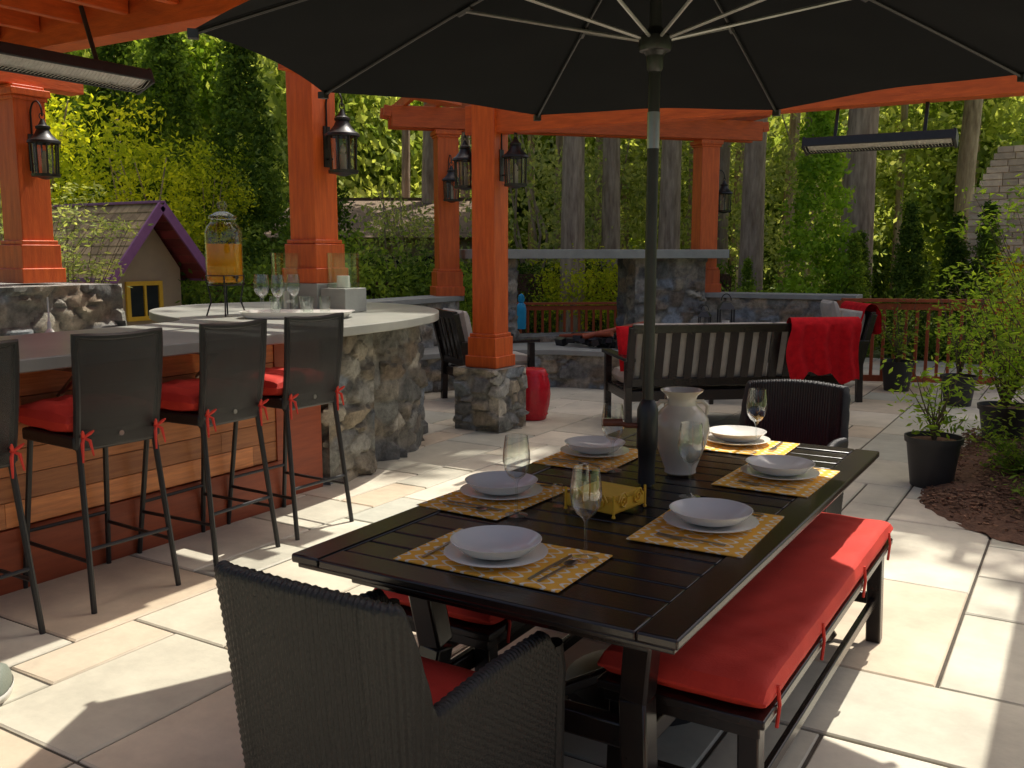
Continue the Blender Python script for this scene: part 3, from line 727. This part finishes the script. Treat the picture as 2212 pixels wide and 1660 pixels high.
nh.b2(-s,s,-s,s,.012,.016)
for a,b_ in((1,0),(-1,0),(0,1),(0,-1)):
    if a: nh.b2(a*s,a*(s-.003),-s,s,.012,.05)
    else: nh.b2(-s+.003,s-.003,b_*s,b_*(s-.003),.012,.05)
for a in(-1,1):
    for b_ in(-1,1): nh.tube([(a*s,b_*s,.0),(a*s,b_*s,.07)],.004,6); nh.lathe([(0,0),(.006,.003),(.006,.008),(0,.012)],(a*s,b_*s,-.002),8)
    sp=[(a*.04+.028*(1-t/14)*math.cos(t*.9)*a,-s-.004,.045+.03*(1-t/14)*math.sin(t*.9)) for t in range(14)]; nh.tube(sp,.0028,5)
    sp=[(s+.004,a*.04+.028*(1-t/14)*math.cos(t*.9)*a,.045+.03*(1-t/14)*math.sin(t*.9)) for t in range(14)]; nh.tube(sp,.0028,5)
np_=MB()
for i in range(10): np_.box((0,0,.02+i*.0042),(.155,.155,.0036),Matrix.Rotation(R.uniform(-.03,.03),3,'Z'))
ynap=M('yellow_napkin',(.82,.54,.07),(.72,.44,.05),rough=.9,ns=8)
obj('napkin_holder',[('holder',nh,yellow),('napkins',np_.mesh('napkins',ynap,False),ynap)],(-1.235,2.58,TZ),math.radians(-8))
sk=MB()
for dx in(0,.06): sk.lathe([(.0,.0),(.018,.0),(.02,.04),(.014,.055),(.015,.07),(0,.072)],(dx,0,0),16)
obj('salt_and_pepper_shakers',[('shakers',sk,glass)],(-1.37,2.52,TZ))
def cut(kind,loc,rz):
    c=MB(); z=.006
    c.beam((0,-.10,z),(0,.02,z+.002),.008,.0025)
    if kind=='fork':
        c.beam((0,.02,z),(0,.05,z),.02,.0022)
        for x in(-.0085,-.003,.003,.0085): c.beam((x,.05,z),(x,.095,z+.004),.003,.002)
    elif kind=='knife': c.add([(-.006,.02,z),(.007,.02,z),(.008,.10,z),(-.004,.115,z),(-.006,.02,z+.002),(.007,.02,z+.002),(.008,.10,z+.002),(-.004,.115,z+.002)],[(0,3,2,1),(4,5,6,7),(0,1,5,4),(1,2,6,5),(2,3,7,6),(3,0,4,7)])
    else: c.lathe([(0,-.001),(.009,.001),(.016,.006),(.015,.0065),(.008,.003),(0,.001)],(0,.048,z-.002),20,sy=1.5)
    return obj({'fork':'fork','knife':'table_knife','spoon':'spoon'}[kind],[('c',c,steel)],(*loc,TZ+.001),rz)
for i,(m,pq) in enumerate(zip(mats,pls)):
    side={0:(0,1),1:(1,0),2:(1,0),3:(-1,0),4:(-1,0),5:(0,-1)}[i]
    rz=math.atan2(-side[0],side[1]); rt=Vector((side[1],-side[0])); off=.165
    pv=Vector(pq)
    cut('fork',pv-rt*off,rz+.04); cut('knife',pv+rt*(off-.005),rz-.03); cut('spoon',pv+rt*(off+.025),rz-.06)
# ============================================================ BAR ITEMS
CZ=1.0765
j=MB(); j.lathe([(0,.0),(.11,.0),(.125,.015),(.128,.05),(.128,.36),(.115,.40),(.085,.43),(.085,.45)],n=32); j.lathe([(.09,.45),(.10,.455),(.095,.475),(.05,.50),(.02,.505),(.018,.515),(.033,.53),(.038,.55),(.028,.575),(0,.58)],n=32)
t_=MB(); t_.lathe([(0,.012),(.108,.012),(.121,.03),(.121,.28),(0,.28)],n=32)
wr=MB(); wr.tube([(.115*math.cos(a),.115*math.sin(a),-.005) for a in np.linspace(0,2*PI,25)],.006,6); wr.tube([(.13*math.cos(a),.13*math.sin(a),.06) for a in np.linspace(0,2*PI,25)],.004,6)
for k in range(4):
    a=PI/4+k*PI/2; wr.tube([(.13*math.cos(a),.13*math.sin(a),.06),(.12*math.cos(a),.12*math.sin(a),-.01),(.10*math.cos(a),.10*math.sin(a),-.12),(.135*math.cos(a),.135*math.sin(a),-.223)],.006,6)
wr.cyl((.12,-.02,.05),(.165,-.04,.05),.012); wr.cyl((.155,-.036,.05),(.155,-.036,.02),.007)
jg=glassmat('jar_glass',(.96,.98,.96),.06,.7,3.4)
obj('beverage_dispenser',[('jar',j,jg),('tea',t_,amber),('stand',wr,black)],(-5.22,4.66,1.30))
def trayfn(sc,z): return [( .38*sc*math.copysign(abs(math.cos(a))**.5,math.cos(a)), .19*sc*math.copysign(abs(math.sin(a))**.5,math.sin(a)),z) for a in np.linspace(0,2*PI,48,endpoint=False)]
tr=MB(); rings=[trayfn(.86,.003),trayfn(.9,.004),trayfn(1.0,.045),trayfn(1.02,.045),trayfn(.985,.04),trayfn(.88,.012),trayfn(.01,.012)]
vs=[p for r_ in rings for p in r_]; fs=[(i*48+k,i*48+(k+1)%48,(i+1)*48+(k+1)%48,(i+1)*48+k) for i in range(len(rings)-1) for k in range(48)]
tr.add(vs,fs)
tc_=site(-1.48,6.50)
obj('serving_tray',[('tray',tr,white)],(tc_[0],tc_[1],CZ),math.radians(31))
gw=MB(); gw.lathe([(0,.004),(.03,.004),(.034,.02),(.04,.13),(.038,.13),(.032,.03),(0,.02)],n=28)
tu=None
for a,b_ in((-1.72,6.52),(-1.60,6.46),(-1.52,6.58),(-1.76,6.62)):
    q=site(a,b_); dup(w0,(q[0],q[1],CZ+.012),0,1.15)
for a,b_ in((-1.40,6.48),(-1.66,6.62),(-1.30,6.56),(-1.45,6.62)):
    q=site(a,b_,CZ+.012)
    if tu is None: tu=obj('drinking_glass',[('g',gw,jg)],q)
    else: dup(tu,q)
def hurricane(x,y,z,r,h,base):
    g=MB(); g.lathe([(r,0),(r,h),(r-.004,h),(r-.004,.004),(0,.004)],n=32); c=MB(); c.cyl((0,0,.005),(0,0,h*.35),r*.4,n=20)
    P=[('glass',g,jg),('candle',c,white)]
    if base: bb=MB(); bb.box((0,0,-base/2),(2*r,2*r,base)); P.append(('base',bb,concrete,.004))
    return obj('hurricane_candle_holder',P,(x,y,z))
q=site(-1.70,7.25); hurricane(q[0],q[1],CZ,.135,.44,0)
q=site(-1.27,7.12); hurricane(q[0]+.02,q[1]-.02,CZ+.18,.12,.26,.178)
bt=MB(); bt.lathe([(0,0),(.035,0),(.04,.01),(.04,.06),(.02,.09),(.012,.10),(.012,.14),(.006,.15),(.005,.30),(0,.30)],n=20)
q=site(-2.95,6.0); obj('soap_dispenser',[('b',bt,white)],(q[0],q[1],.942))
bx=MB(); bx.b2(-.25,.25,-.3,.3,0,.035); bx.b2(-.22,.22,-.27,.27,.0355,.05)
obj('side_burner',[('lid',bx,steel,.006)],(-5.5,3.2,.942))
# ============================================================ LOUNGE FURNITURE (faces +Y local, back at y=0)
def lounge(name,w,pillow=False):
    F=MB();hw=w/2
    for a in(-1,1):
        F.beam((a*hw,-.02,0),(a*hw,.0,.62),.06,.06); F.beam((a*hw,.0,.35),(a*hw,-.13,.90),.055,.06); F.beam((a*hw,.68,0),(a*hw,.68,.60),.06,.06)
        F.beam((a*hw,-.08,.62),(a*hw,.76,.62),.09,.03); F.beam((a*hw,0,.30),(a*hw,.68,.30),.03,.08)
    F.beam((-hw,-.13,.885),(hw,-.13,.885),.05,.07); F.beam((-hw,-.015,.42),(hw,-.015,.42),.04,.07); F.beam((-hw,.68,.30),(hw,.68,.30),.03,.09); F.beam((-hw,0,.30),(hw,0,.30),.03,.09)
    n=int(w/.125)
    for i in range(1,n):
        x=-hw+i*w/n; F.beam((x,-.02,.42),(x,-.125,.87),.072,.014,up=(0,1,0))
    for i in range(5): F.b2(-hw,hw,.06+i*.13,.15+i*.13,.335,.35)
    k=max(1,round(w/.68)); C=MB()
    for i in range(k):
        x=-hw+.03+(i+.5)*(w-.06)/k; C.cushion((x,.38,.42),(w-.07)/k,.66,.14,p=7,n=16)
        C.cushion((x,.02,.68),(w-.07)/k,.50,.15,p=6,n=16,rot=Matrix.Rotation(math.radians(102),3,'X'))
    P=[('frame',F,tablem,.004),('cushions',C,grayc)]
    if pillow:
        pi=MB(); pi.cushion((-hw+.2,.3,.68),.42,.42,.16,p=3,n=16,rot=Matrix.Rotation(math.radians(65),3,'X')); P.append(('pillow',pi,redbl))
    return obj(name,P)
sB=Vector((-3.30,7.30)); ang=math.radians(40); sd=Vector((math.cos(ang),math.sin(ang)))
SW=1.92; c=sB+sd*SW/2
so=lounge('patio_sofa',SW,True); so.location=(c.x,c.y,0); so.rotation_euler=(0,0,ang)
def drape(name,loc,rz,w,hb,hf,ztop,seed):
    m=MB()
    def fn(u,v):
        L_=hb+hf; s=v*L_
        x=(u-.5)*w*(1+.06*math.sin(v*5))+.02*math.sin(v*9+seed)
        dn=min(1,abs(s-hb)/.12)
        fold=(.016*math.sin(u*17+v*2+seed)+.010*math.sin(u*37+seed*2+v*3))*dn
        if s<hb: z=ztop-(hb-s)*(1+.09*math.sin(u*7+seed)+.05*math.sin(u*19)); y=-.205+fold
        else: z=ztop-(s-hb); y=-.055+(s-hb)*.25+fold*.5
        if abs(s-hb)<.07:
            t=(s-hb+.07)/.14; y=-.205*(1-t)+(-.04)*t; z=ztop-.07+.085*math.sin(PI*t)**.5 if 0<t<1 else z
        return (x,y,z)
    m.grid(fn,80,70); return obj(name,[('b',m,redbl)],loc,rz)
q=c+sd*(SW/2-.25); drape('red_blanket',(q.x,q.y,0),ang,.62,.50,.3,.955,2)
lc=lounge('lounge_chair',.66); lc.location=(-5.42,7.80,0); lc.rotation_euler=(0,0,math.radians(-35)); lc.scale=(1,1,1.03)
q=site(3.42,9.9); l2=dup(lc,(q[0]+.1,q[1],0),math.radians(125)); drape('red_blanket',(q[0]+.1,q[1],0),math.radians(125),.6,.3,.4,.985,5)
pw=MB(); pw.cushion((0,0,0),.4,.4,.14,p=3,n=16,rot=Matrix.Rotation(math.radians(75),3,'X')); obj('throw_pillow',[('p',pw,grayc)],(-2.32,10.35,.82),math.radians(120))
gs=MB(); gs.lathe([(0,0),(.12,0),(.13,.01),(.135,.03),(.16,.13),(.17,.23),(.16,.34),(.135,.43),(.13,.45),(.12,.465),(0,.47)],n=40)
for z_ in(.05,.41):
    for k in range(20): a=2*PI*k/20; gs.lathe([(0,.01),(.008,.005),(.01,0)],(.142*math.cos(a),.142*math.sin(a),z_),6)
obj('ceramic_garden_stool',[('s',gs,redcer)],(-4.30,7.40,0))
tb=MB(); tb.b2(-.25,.25,-.25,.25,.62,.65)
for a in(-1,1):
    for b_ in(-1,1): tb.beam((a*.21,b_*.21,0),(a*.21,b_*.21,.62),.04,.04)
obj('side_table',[('t',tb,tablem,.004)],(-3.15,9.35,0),.7)
cl=MB(); cl.b2(-.08,.08,-.08,.08,0,.02)
for a in(-1,1):
    for b_ in(-1,1): cl.beam((a*.07,b_*.07,.02),(a*.07,b_*.07,.30),.014,.014)
cl.box((0,0,.33),(.17,.17,.07),taper=.45); cl.tube([(.05*math.cos(a),0,.38+.07*math.sin(a)) for a in np.linspace(0,PI,10)],.006,6)
cc=MB(); cc.cyl((0,0,.02),(0,0,.18),.04,n=16)
obj('candle_lantern',[('frame',cl,black),('candle',cc,white),],(-3.15,9.35,.65),.5)
dup(bpy.data.objects['candle_lantern'],(-3.32,9.2,.65),.2,.75)
bl=MB(); bl.lathe([(0,0),(.12,0),(.13,.5),(.10,.62),(.06,.66),(.09,.75),(.07,.85),(0,.9)],n=16)
q=site(.13,13.2); obj('garden_toy',[('toy',bl,cyan)],(q[0],q[1],.45),0,.55)
sn=MB(); sn.lathe([(0,0),(.9,0),(1,.12),(1,.2),(.96,.24)],n=24,sy=.38)
up=MB(); up.lathe([(.95,.24),(.9,.4),(.7,.62),(.45,.75),(.25,.8),(0,.8)],n=24,sy=.36)
obj('sneaker',[('sole',sn,white),('upper',up,M('shoe_gray',(.25,.28,.22),(.18,.2,.16),ns=30))],(-3.15,1.72,0),math.radians(-40),.12)

# ============================================================ PLANTERS
def pot(loc,r,h,plant,name):
    p=MB(); p.lathe([(0,0),(r*.74,0),(r*.95,h*.88),(r*1.02,h*.885),(r*1.04,h),(r*.97,h),(r*.93,h*.9),(0,h*.9)],n=36)
    return obj(name,[('pot',p,potm),('soil',MB().lathe([(0,h*.92),(r*.94,h*.9)],n=24),mulch)]+plant,loc)
def shrub(h0,h1,r,nst,nl,size,mat,seed,leafs='leaves'):
    r_=random.Random(seed); st=MB(); P=[]
    for i in range(nst):
        a=r_.uniform(0,2*PI); l=r_.uniform(.5,1); ex,ey=r*l*math.cos(a),r*l*math.sin(a); ez=h0+(h1-h0)*r_.uniform(.45,1)
        pts=[(0,0,h0*.9)]+[(ex*t**1.3+r_.uniform(-.02,.02),ey*t**1.3+r_.uniform(-.02,.02),h0+(ez-h0)*t) for t in(.25,.5,.75,1)]
        st.tube(pts,[.008,.006,.005,.003,.002],5)
        for t in np.linspace(.3,1,max(2,int(5*l))):
            for k in range(nl): P.append((ex*t**1.3+r_.gauss(0,.07),ey*t**1.3+r_.gauss(0,.07),h0+(ez-h0)*t+r_.gauss(0,.04)))
    return [('stems',st,stem),(leafs,leafmesh(leafs,np.array(P),size,mat,flat=.55,asp=.35),mat)]
pot((-.80,6.62,0),.175,.33,shrub(.3,.85,.20,12,10,.028,lf_lite,1),'potted_maple')
pot((-.50,8.35,0),.2,.32,shrub(.3,1.5,.5,30,16,.03,lf_lite,2),'potted_shrub')
pot((-1.75,11.05,0),.175,.33,shrub(.3,1.1,.3,12,12,.03,lf_mid,3),'potted_shrub')
pot((-1.05,10.3,0),.17,.3,shrub(.3,1.3,.35,16,14,.03,lf_lite,4),'potted_shrub')
obj('japanese_maple',shrub(.05,2.0,.95,50,34,.028,lf_lite,5),(.0,7.6,0))
obj('japanese_maple',shrub(.05,1.4,.7,34,34,.028,lf_mid,6),(.10,6.8,0))
obj('garden_shrub',shrub(.02,1.2,.7,26,26,.03,lf_mid,8),(-.1,9.0,0))
obj('ground_cover',shrub(.05,.32,.35,26,18,.022,lf_dark,14),(.05,6.0,0)); obj('ground_cover',shrub(.05,.35,.3,22,18,.022,lf_mid,15),(-.30,7.0,0))

# ============================================================ PLAYHOUSE
PX,PY=-9.17,7.29; w_=.72; ze=1.2; zt=2.07; Ln=2.1; D=.6
wl=MB(); wl.b2(-Ln+.2,-D*.55,-w_*.68,w_*.68,0,1.32)
wl.add([(-D*.55,-w_*.68,1.32),(-D*.55,w_*.68,1.32),(-D*.55,0,1.98),(-Ln+.2,-w_*.68,1.32),(-Ln+.2,w_*.68,1.32),(-Ln+.2,0,1.98)],[(0,1,2),(5,4,3)])
rfm=MB(); und=MB(); pp=MB()
for sg in(-1,1):
    n=9
    for i in range(n):
        t0,t1=i/n,(i+1.25)/n
        x=-Ln
        while x<0:
            l=R.uniform(.1,.2); x2=min(0,x+l)
            ya,yb=sg*w_*t0,sg*w_*min(1.02,t1); zaa,zb=zt-(zt-ze)*t0,zt-(zt-ze)*min(1.02,t1)
            rfm.add([(x+.003,ya,zaa+.012),(x2-.003,ya,zaa+.012),(x2-.003,yb,zb+.03),(x+.003,yb,zb+.03),(x+.003,yb,zb+.012),(x2-.003,yb,zb+.012)],[(0,1,2,3) if sg<0 else (3,2,1,0),(3,2,5,4) if sg<0 else (4,5,2,3)])
            x=x2
        und.add([(-Ln,sg*w_*t0,zt-(zt-ze)*t0-.01),(-.01,sg*w_*t0,zt-(zt-ze)*t0-.01),(-.01,sg*w_*(i+.96)/n,zt-(zt-ze)*(i+.96)/n-.01),(-Ln,sg*w_*(i+.96)/n,zt-(zt-ze)*(i+.96)/n-.01)],[(0,1,2,3) if sg>0 else (3,2,1,0)])
for sg in(-1,1):
    pp.beam((.016,0,zt-.02),(.016,sg*w_*1.03,ze-.04),.11,.03,up=(1,0,0)); pp.beam((-Ln,sg*w_*1.03,ze-.0),(0,sg*w_*1.03,ze-.0),.03,.07)
pp.beam((-Ln,0,zt+.02),(0.03,0,zt+.02),.08,.03)
wn=MB(); xx=-D*.55+.012
for (a,b_,c_,d_) in((-.30,-.25,.72,1.18),(.15,.20,.72,1.18),(-.25,.15,.72,.77),(-.25,.15,1.13,1.18),(-.06,-.03,.77,1.13)): wn.b2(xx-.01,xx+.02,a,b_,c_,d_)
gl=MB(); gl.b2(xx-.01,xx-.002,-.25,.15,.77,1.13)
obj('playhouse',[('walls',wl,beige),('roof_shingles',rfm.mesh('roof_shingles',shingle,False),shingle),('roof_underside',und.mesh('u',redunder,False),redunder),('trim',pp,purple,.004),('window_frame',wn,yellow),('window_pane',gl,darkglass)],(PX,PY,0))

# ============================================================ BACKGROUND BUILDINGS
def house(name,a,b_,w,d,h,rh,rz,wm):
    W0=MB(); W0.b2(-w/2+.02,w/2-.02,-d/2+.02,d/2,0,h); W0.add([(-w/2+.02,-d/2+.02,h),(w/2-.02,-d/2+.02,h),(0,-d/2+.02,h+rh),(-w/2+.02,d/2,h),(w/2-.02,d/2,h),(0,d/2,h+rh)],[(0,1,2),(5,4,3)])
    rf=MB()
    for sg in(-1,1):
        rf.beam((0,-d/2-.3,h+rh+.05),(0,d/2+.3,h+rh+.05),.2,.1)
        rf.add([(0,-d/2-.1,h+rh+.06),(0,d/2+.1,h+rh+.06),(sg*(w/2+.3),d/2+.1,h-.1),(sg*(w/2+.3),-d/2-.1,h-.1)],[(0,1,2,3)])
    win=MB()
    for sg in(-1,1): win.b2(sg*(w/2-.02),sg*(w/2+.02),-1.2,.6,h*.35,h*.75)
    return obj(name,[('walls',W0,wm),('roof',rf,roofm),('window',win,darkglass)],site(a,b_),rz)
house('garden_house',-2.7,22.2,6,4.4,1.9,.75,math.radians(31.4+90),beige)
bw=MB(); z=0
while z<2.95:
    x0_=-1.5 if z<2.2 else -1.5+(z-2.2)*.45
    x=x0_
    while x<1.5:
        l=min(R.uniform(.2,.34),1.5-x)
        if l>.05: bw.b2(x+.006,x+l-.006,-.03-R.uniform(0,.012),.1,z+.004,z+.088)
        x+=l
    z+=.095
bb_=MB(); bb_.add([(-1.47,0,0),(1.47,0,0),(1.47,0,2.95),(-1.12,0,2.95),(-1.47,0,2.2),(-1.47,3,0),(1.47,3,0),(1.47,3,2.95),(-1.12,3,2.95),(-1.47,3,2.2)],[(0,1,2,3,4),(9,8,7,6,5),(0,4,9,5),(4,3,8,9),(3,2,7,8),(1,6,7,2)])
q=site(7.95,13.3); obj('brick_house',[('walls',bb_,brick),('brickwork',bw.mesh('brickwork',brick,False),brick)],q,math.radians(31.4-42))

# ============================================================ TREES
def place(name,me,a,b_,z=0,rz=0,sc=1,trunk=None):
    q=site(a,b_,z); return tree(name,me,q,trunk,rz,sc)
arb=[leafmesh('arb%d'%i,cone_pts(.9,5.2,.2,460,22,.09,.7,.65),.054,lf_dark) for i in range(2)]
for a,b_,s in((-6.3,15.5,1.0),(-5.3,15,.95),(-4.05,14.5,.9),(-7.8,16,1.1),(-9.3,16.5,1.05),(-3.4,16.5,.85)):
    place('tall_arborvitae',arb[R.randrange(2)],a,b_,0,R.uniform(0,6),s)
ar2=leafmesh('small_arb',cone_pts(.34,2.2,.05,300,24,.045,.75,.7),.032,lf_dark)
ar3=leafmesh('small_arb2',cone_pts(.34,2.2,.05,300,24,.045,.75,.7),.032,lf_mid)
for a,b_,s,m in((5.05,14,.78,ar3),(5.85,14,.98,ar2),(6.35,13.6,.9,ar2),(6.5,13.0,.95,ar2),(3.6,14.5,.62,ar3),(5.5,15,.8,ar2)): place('arborvitae',m,a,b_,0,R.uniform(0,6),s)
ced=leafmesh('cedar',cone_pts(.62,3.7,.1,420,24,.06,.55,.5),.045,lf_lite); place('young_cedar',ced,4.55,14.2)
yl=[leafmesh('yl%d'%i,blob_pts(1.1,1.1,1.5,110,36,.17,2.9),.055,lf_yel) for i in range(2)]
tk=MB()
for i in range(5): tk.tube([(R.uniform(-.2,.2),R.uniform(-.2,.2),0),(R.uniform(-.4,.4),R.uniform(-.4,.4),1.6),(R.uniform(-.8,.8),R.uniform(-.8,.8),3.6)],[.035,.025,.01],6)
tkm=tk.mesh('trunk',bark)
for a,b_,s,z in((-6.9,13.2,1,0.),(-5.2,13.4,.8,-.1),(-8.2,14.5,1.1,0),(-4.4,13.9,.55,.6)): place('yellow_green_maple',yl[R.randrange(2)],a,b_,z,R.uniform(0,6),s,trunk=tkm)
obj('climbing_shrub',shrub(.2,2.2,1.0,60,30,.032,lf_pale,11),site(-5.0,9.3))
obj('climbing_shrub',shrub(.2,1.9,.7,40,26,.03,lf_pale,12),site(-4.25,9.0))
pale=[leafmesh('pale%d'%i,blob_pts(1.3,1.3,1.5,100,34,.2,1.9),.055,lf_pale) for i in range(2)]
for a,b_,s in((.3,19,1.15),(-2.2,18.5,.75),(2.0,21,1.2),(6.2,20,1.2),(4.2,22,1.3)): place('garden_tree',pale[R.randrange(2)],a,b_,0,R.uniform(0,6),s,trunk=tkm)
mid=[leafmesh('mid%d'%i,blob_pts(.8,.8,.75,110,32,.13,.7),.045,(lf_mid,lf_dark,lf_mid)[i]) for i in range(3)]
for k in range(40):
    a=R.uniform(-9,10); b_=R.uniform(13.4,16.5)
    if -.9<a<2.6 and b_<15.7: b_=R.uniform(16,18)
    place('garden_shrub',mid[R.randrange(3)],a,b_,-.1,R.uniform(0,6),R.uniform(.65,1.2) if a<0 else R.uniform(.5,.7))
for a,b_,s in((-.95,13.6,.8),(-2.2,12.6,1.1),(-1.5,13.2,1.0),(-3.0,12.8,1.0),(-3.9,12.2,.9),(-4.6,12.6,.95)): place('garden_shrub',mid[R.randrange(2)],a,b_,0,R.uniform(0,6),s)
gd=leafmesh('gold',blob_pts(.5,.5,.6,60,26,.1,.9),.035,lf_gold); place('gold_shrub',gd,6.85,12.9)
gd2=leafmesh('gold2',blob_pts(.7,.7,.6,70,30,.12,.8),.04,lf_yel); place('yellow_green_shrub',gd2,1.1,17,0,2); place('yellow_green_shrub',gd2,1.9,16.6,0,1)
hd=leafmesh('hedge',np.stack([rng.uniform(-3,3,26000),rng.uniform(-.4,.4,26000),rng.uniform(0,1.25,26000)+.06*np.sin(rng.uniform(0,9,26000))],1),.035,lf_dark)
hb=MB(); hb.b2(-2.9,2.9,-.3,.3,0,1.1)
for a,b_,rz in((1.2,18,0),(-4.5,13.2,.1),(-8,12.5,.3)):
    q=site(a,b_); obj('hedge',[('leaves',hd,None),('core',hb,mulch)],q,math.radians(31.4)+rz)
fir=[leafmesh('fir%d'%i,blob_pts(2.1,2.1,.7,105,32,.28),.13,lf_fir,flat=.4) for i in range(3)]
def firtree(a,b_,r,seed,n=10,zc=8.0):
    rr_=random.Random(seed); t=MB(); h=25; pts=[(rr_.uniform(-.05,.05)*i,rr_.uniform(-.05,.05)*i,h*i/8) for i in range(9)]
    t.tube(pts,[r*(1.12 if i==0 else 1-.09*i) for i in range(9)],20)
    for k in range(9):
        z=rr_.uniform(4.8,9);an=rr_.uniform(0,6.28); t.tube([(0,0,z),(math.cos(an)*.6,math.sin(an)*.6,z-.05),(math.cos(an)*1.3,math.sin(an)*1.3,z-.25)],[.04,.025,.01],5)
    base=site(a,b_)
    root=link(bpy.data.objects.new('fir_tree',None)); root.location=base
    tro=link(bpy.data.objects.new('trunk',t.mesh('fir_trunk',bark))); tro.parent=root
    zs=[]
    for k in range(n):
        z=zc+k*(15/n)+rr_.uniform(-.3,.3); an=rr_.uniform(0,6.28); d=rr_.uniform(.8,2.6)*(1-.035*k)
        for att in range(3):
            if base[1]+d*math.sin(an)-.5*z-2.2<4.9: d=-abs(d)*math.copysign(1,math.sin(an))*-1 if att==0 else d; z-=1.5*att
        if base[1]+d*math.sin(an)-.5*z-2.2<4.9: continue
        zs.append((d*math.cos(an),d*math.sin(an),max(7,z)))
    for p_ in zs:
        o=link(bpy.data.objects.new('bough',fir[rr_.randrange(3)])); o.parent=root; o.location=p_; o.rotation_euler=(0,0,rr_.uniform(0,6))
    return root
for i,(u,b_,r,n_) in enumerate(((1237,17,.215,11),(1320,18,.18,9),(1443,17.5,.20,12),(1623,16.5,.20,12),(1848,16,.27,13),(1560,20,.13,6),(930,22,.2,4),(2080,20,.2,8),(1500,23,.2,4),(1740,22,.2,8))):
    firtree((u-1106)/2055*b_,b_,r,50+i,n=n_)
firtree(8.5,13.5,.24,80,n=14,zc=7.5)
far=[leafmesh('far%d'%i,blob_pts(2.0,2.0,1.8,95,30,.38),.15,m) for i,m in enumerate((lf_far,lf_far,lf_far2,lf_mid))]
fc=link(bpy.data.objects.new('distant_trees',None))
rr=random.Random(21)
for k in range(150):
    b_=rr.uniform(24,42); a=rr.uniform(-.68,.68)*b_+rr.uniform(-2,2); z=rr.uniform(.5,8.5)*(b_/29)
    o=link(bpy.data.objects.new('foliage_mass',far[rr.randrange(4)])); o.parent=fc; o.location=site(a,b_,z); o.rotation_euler=(rr.uniform(-.5,.5),rr.uniform(-.5,.5),rr.uniform(0,6)); s=rr.uniform(.7,1.25)*b_/30; o.scale=(s,s,s*rr.uniform(.8,1.4))
tt=MB()
for k in range(60):
    b_=rr.uniform(22,36); a=rr.uniform(-.6,.6)*b_; q=site(a,b_); tt.tube([(q[0],q[1],0),(q[0]+rr.uniform(-.4,.4),q[1],13)],[rr.uniform(.08,.22),.06],7)
o=link(bpy.data.objects.new('far_trunks',tt.mesh('far_trunks',bark))); o.parent=fc
hl=MB()
def hill(u,v):
    a=-1.35+2.7*u; d=52+v*46; zz=(8.5+2.0*math.sin(u*23)+1.5*math.sin(u*57+1)+.8*math.sin(u*171))*float(sstep(v*2.0)) if v<.6 else 10+2*math.sin(u*20)
    q=site(d*math.sin(a),d*math.cos(a)); return (q[0],q[1],zz+R.uniform(-.8,.8)-.1)
hl.grid(hill,220,30); obj('hill',[('h',hl,M('hill_forest',(.12,.18,.055),(.36,.42,.18),rough=1,ns=.6,bump=1,bs=2))])

# ============================================================ LIGHT, SKY, CAMERA
sv=Vector((.07,.5,1)).normalized()
sun=bpy.data.lights.new('sun','SUN'); sun.energy=5; sun.angle=math.radians(.5); sun.color=(1,.95,.86)
so=link(bpy.data.objects.new('sun',sun)); so.rotation_euler=sv.to_track_quat('Z','Y').to_euler(); so.location=(0,0,20)
w=bpy.data.worlds.new('World'); bpy.context.scene.world=w; w.use_nodes=True; nt=w.node_tree
sk=nt.nodes.new('ShaderNodeTexSky'); sk.sky_type='NISHITA'; sk.sun_disc=False; sk.sun_elevation=math.asin(sv.z); sk.sun_rotation=math.atan2(.07,.5); sk.dust_density=7.0; sk.air_density=.7; sk.ozone_density=.2
nt.links.new(sk.outputs[0],nt.nodes['Background'].inputs[0]); nt.nodes['Background'].inputs[1].default_value=.15
cam=bpy.data.cameras.new('camera'); cam.lens=33.12; cam.sensor_width=36; cam.clip_end=1500; cam.clip_start=.05
co=link(bpy.data.objects.new('camera',cam)); co.location=(0,0,1.53); co.rotation_euler=(math.radians(90-8.03),0,math.radians(31.4)); bpy.context.scene.camera=co
bpy.context.scene.view_settings.view_transform='Standard'; bpy.context.scene.view_settings.look='None'; bpy.context.scene.view_settings.exposure=0
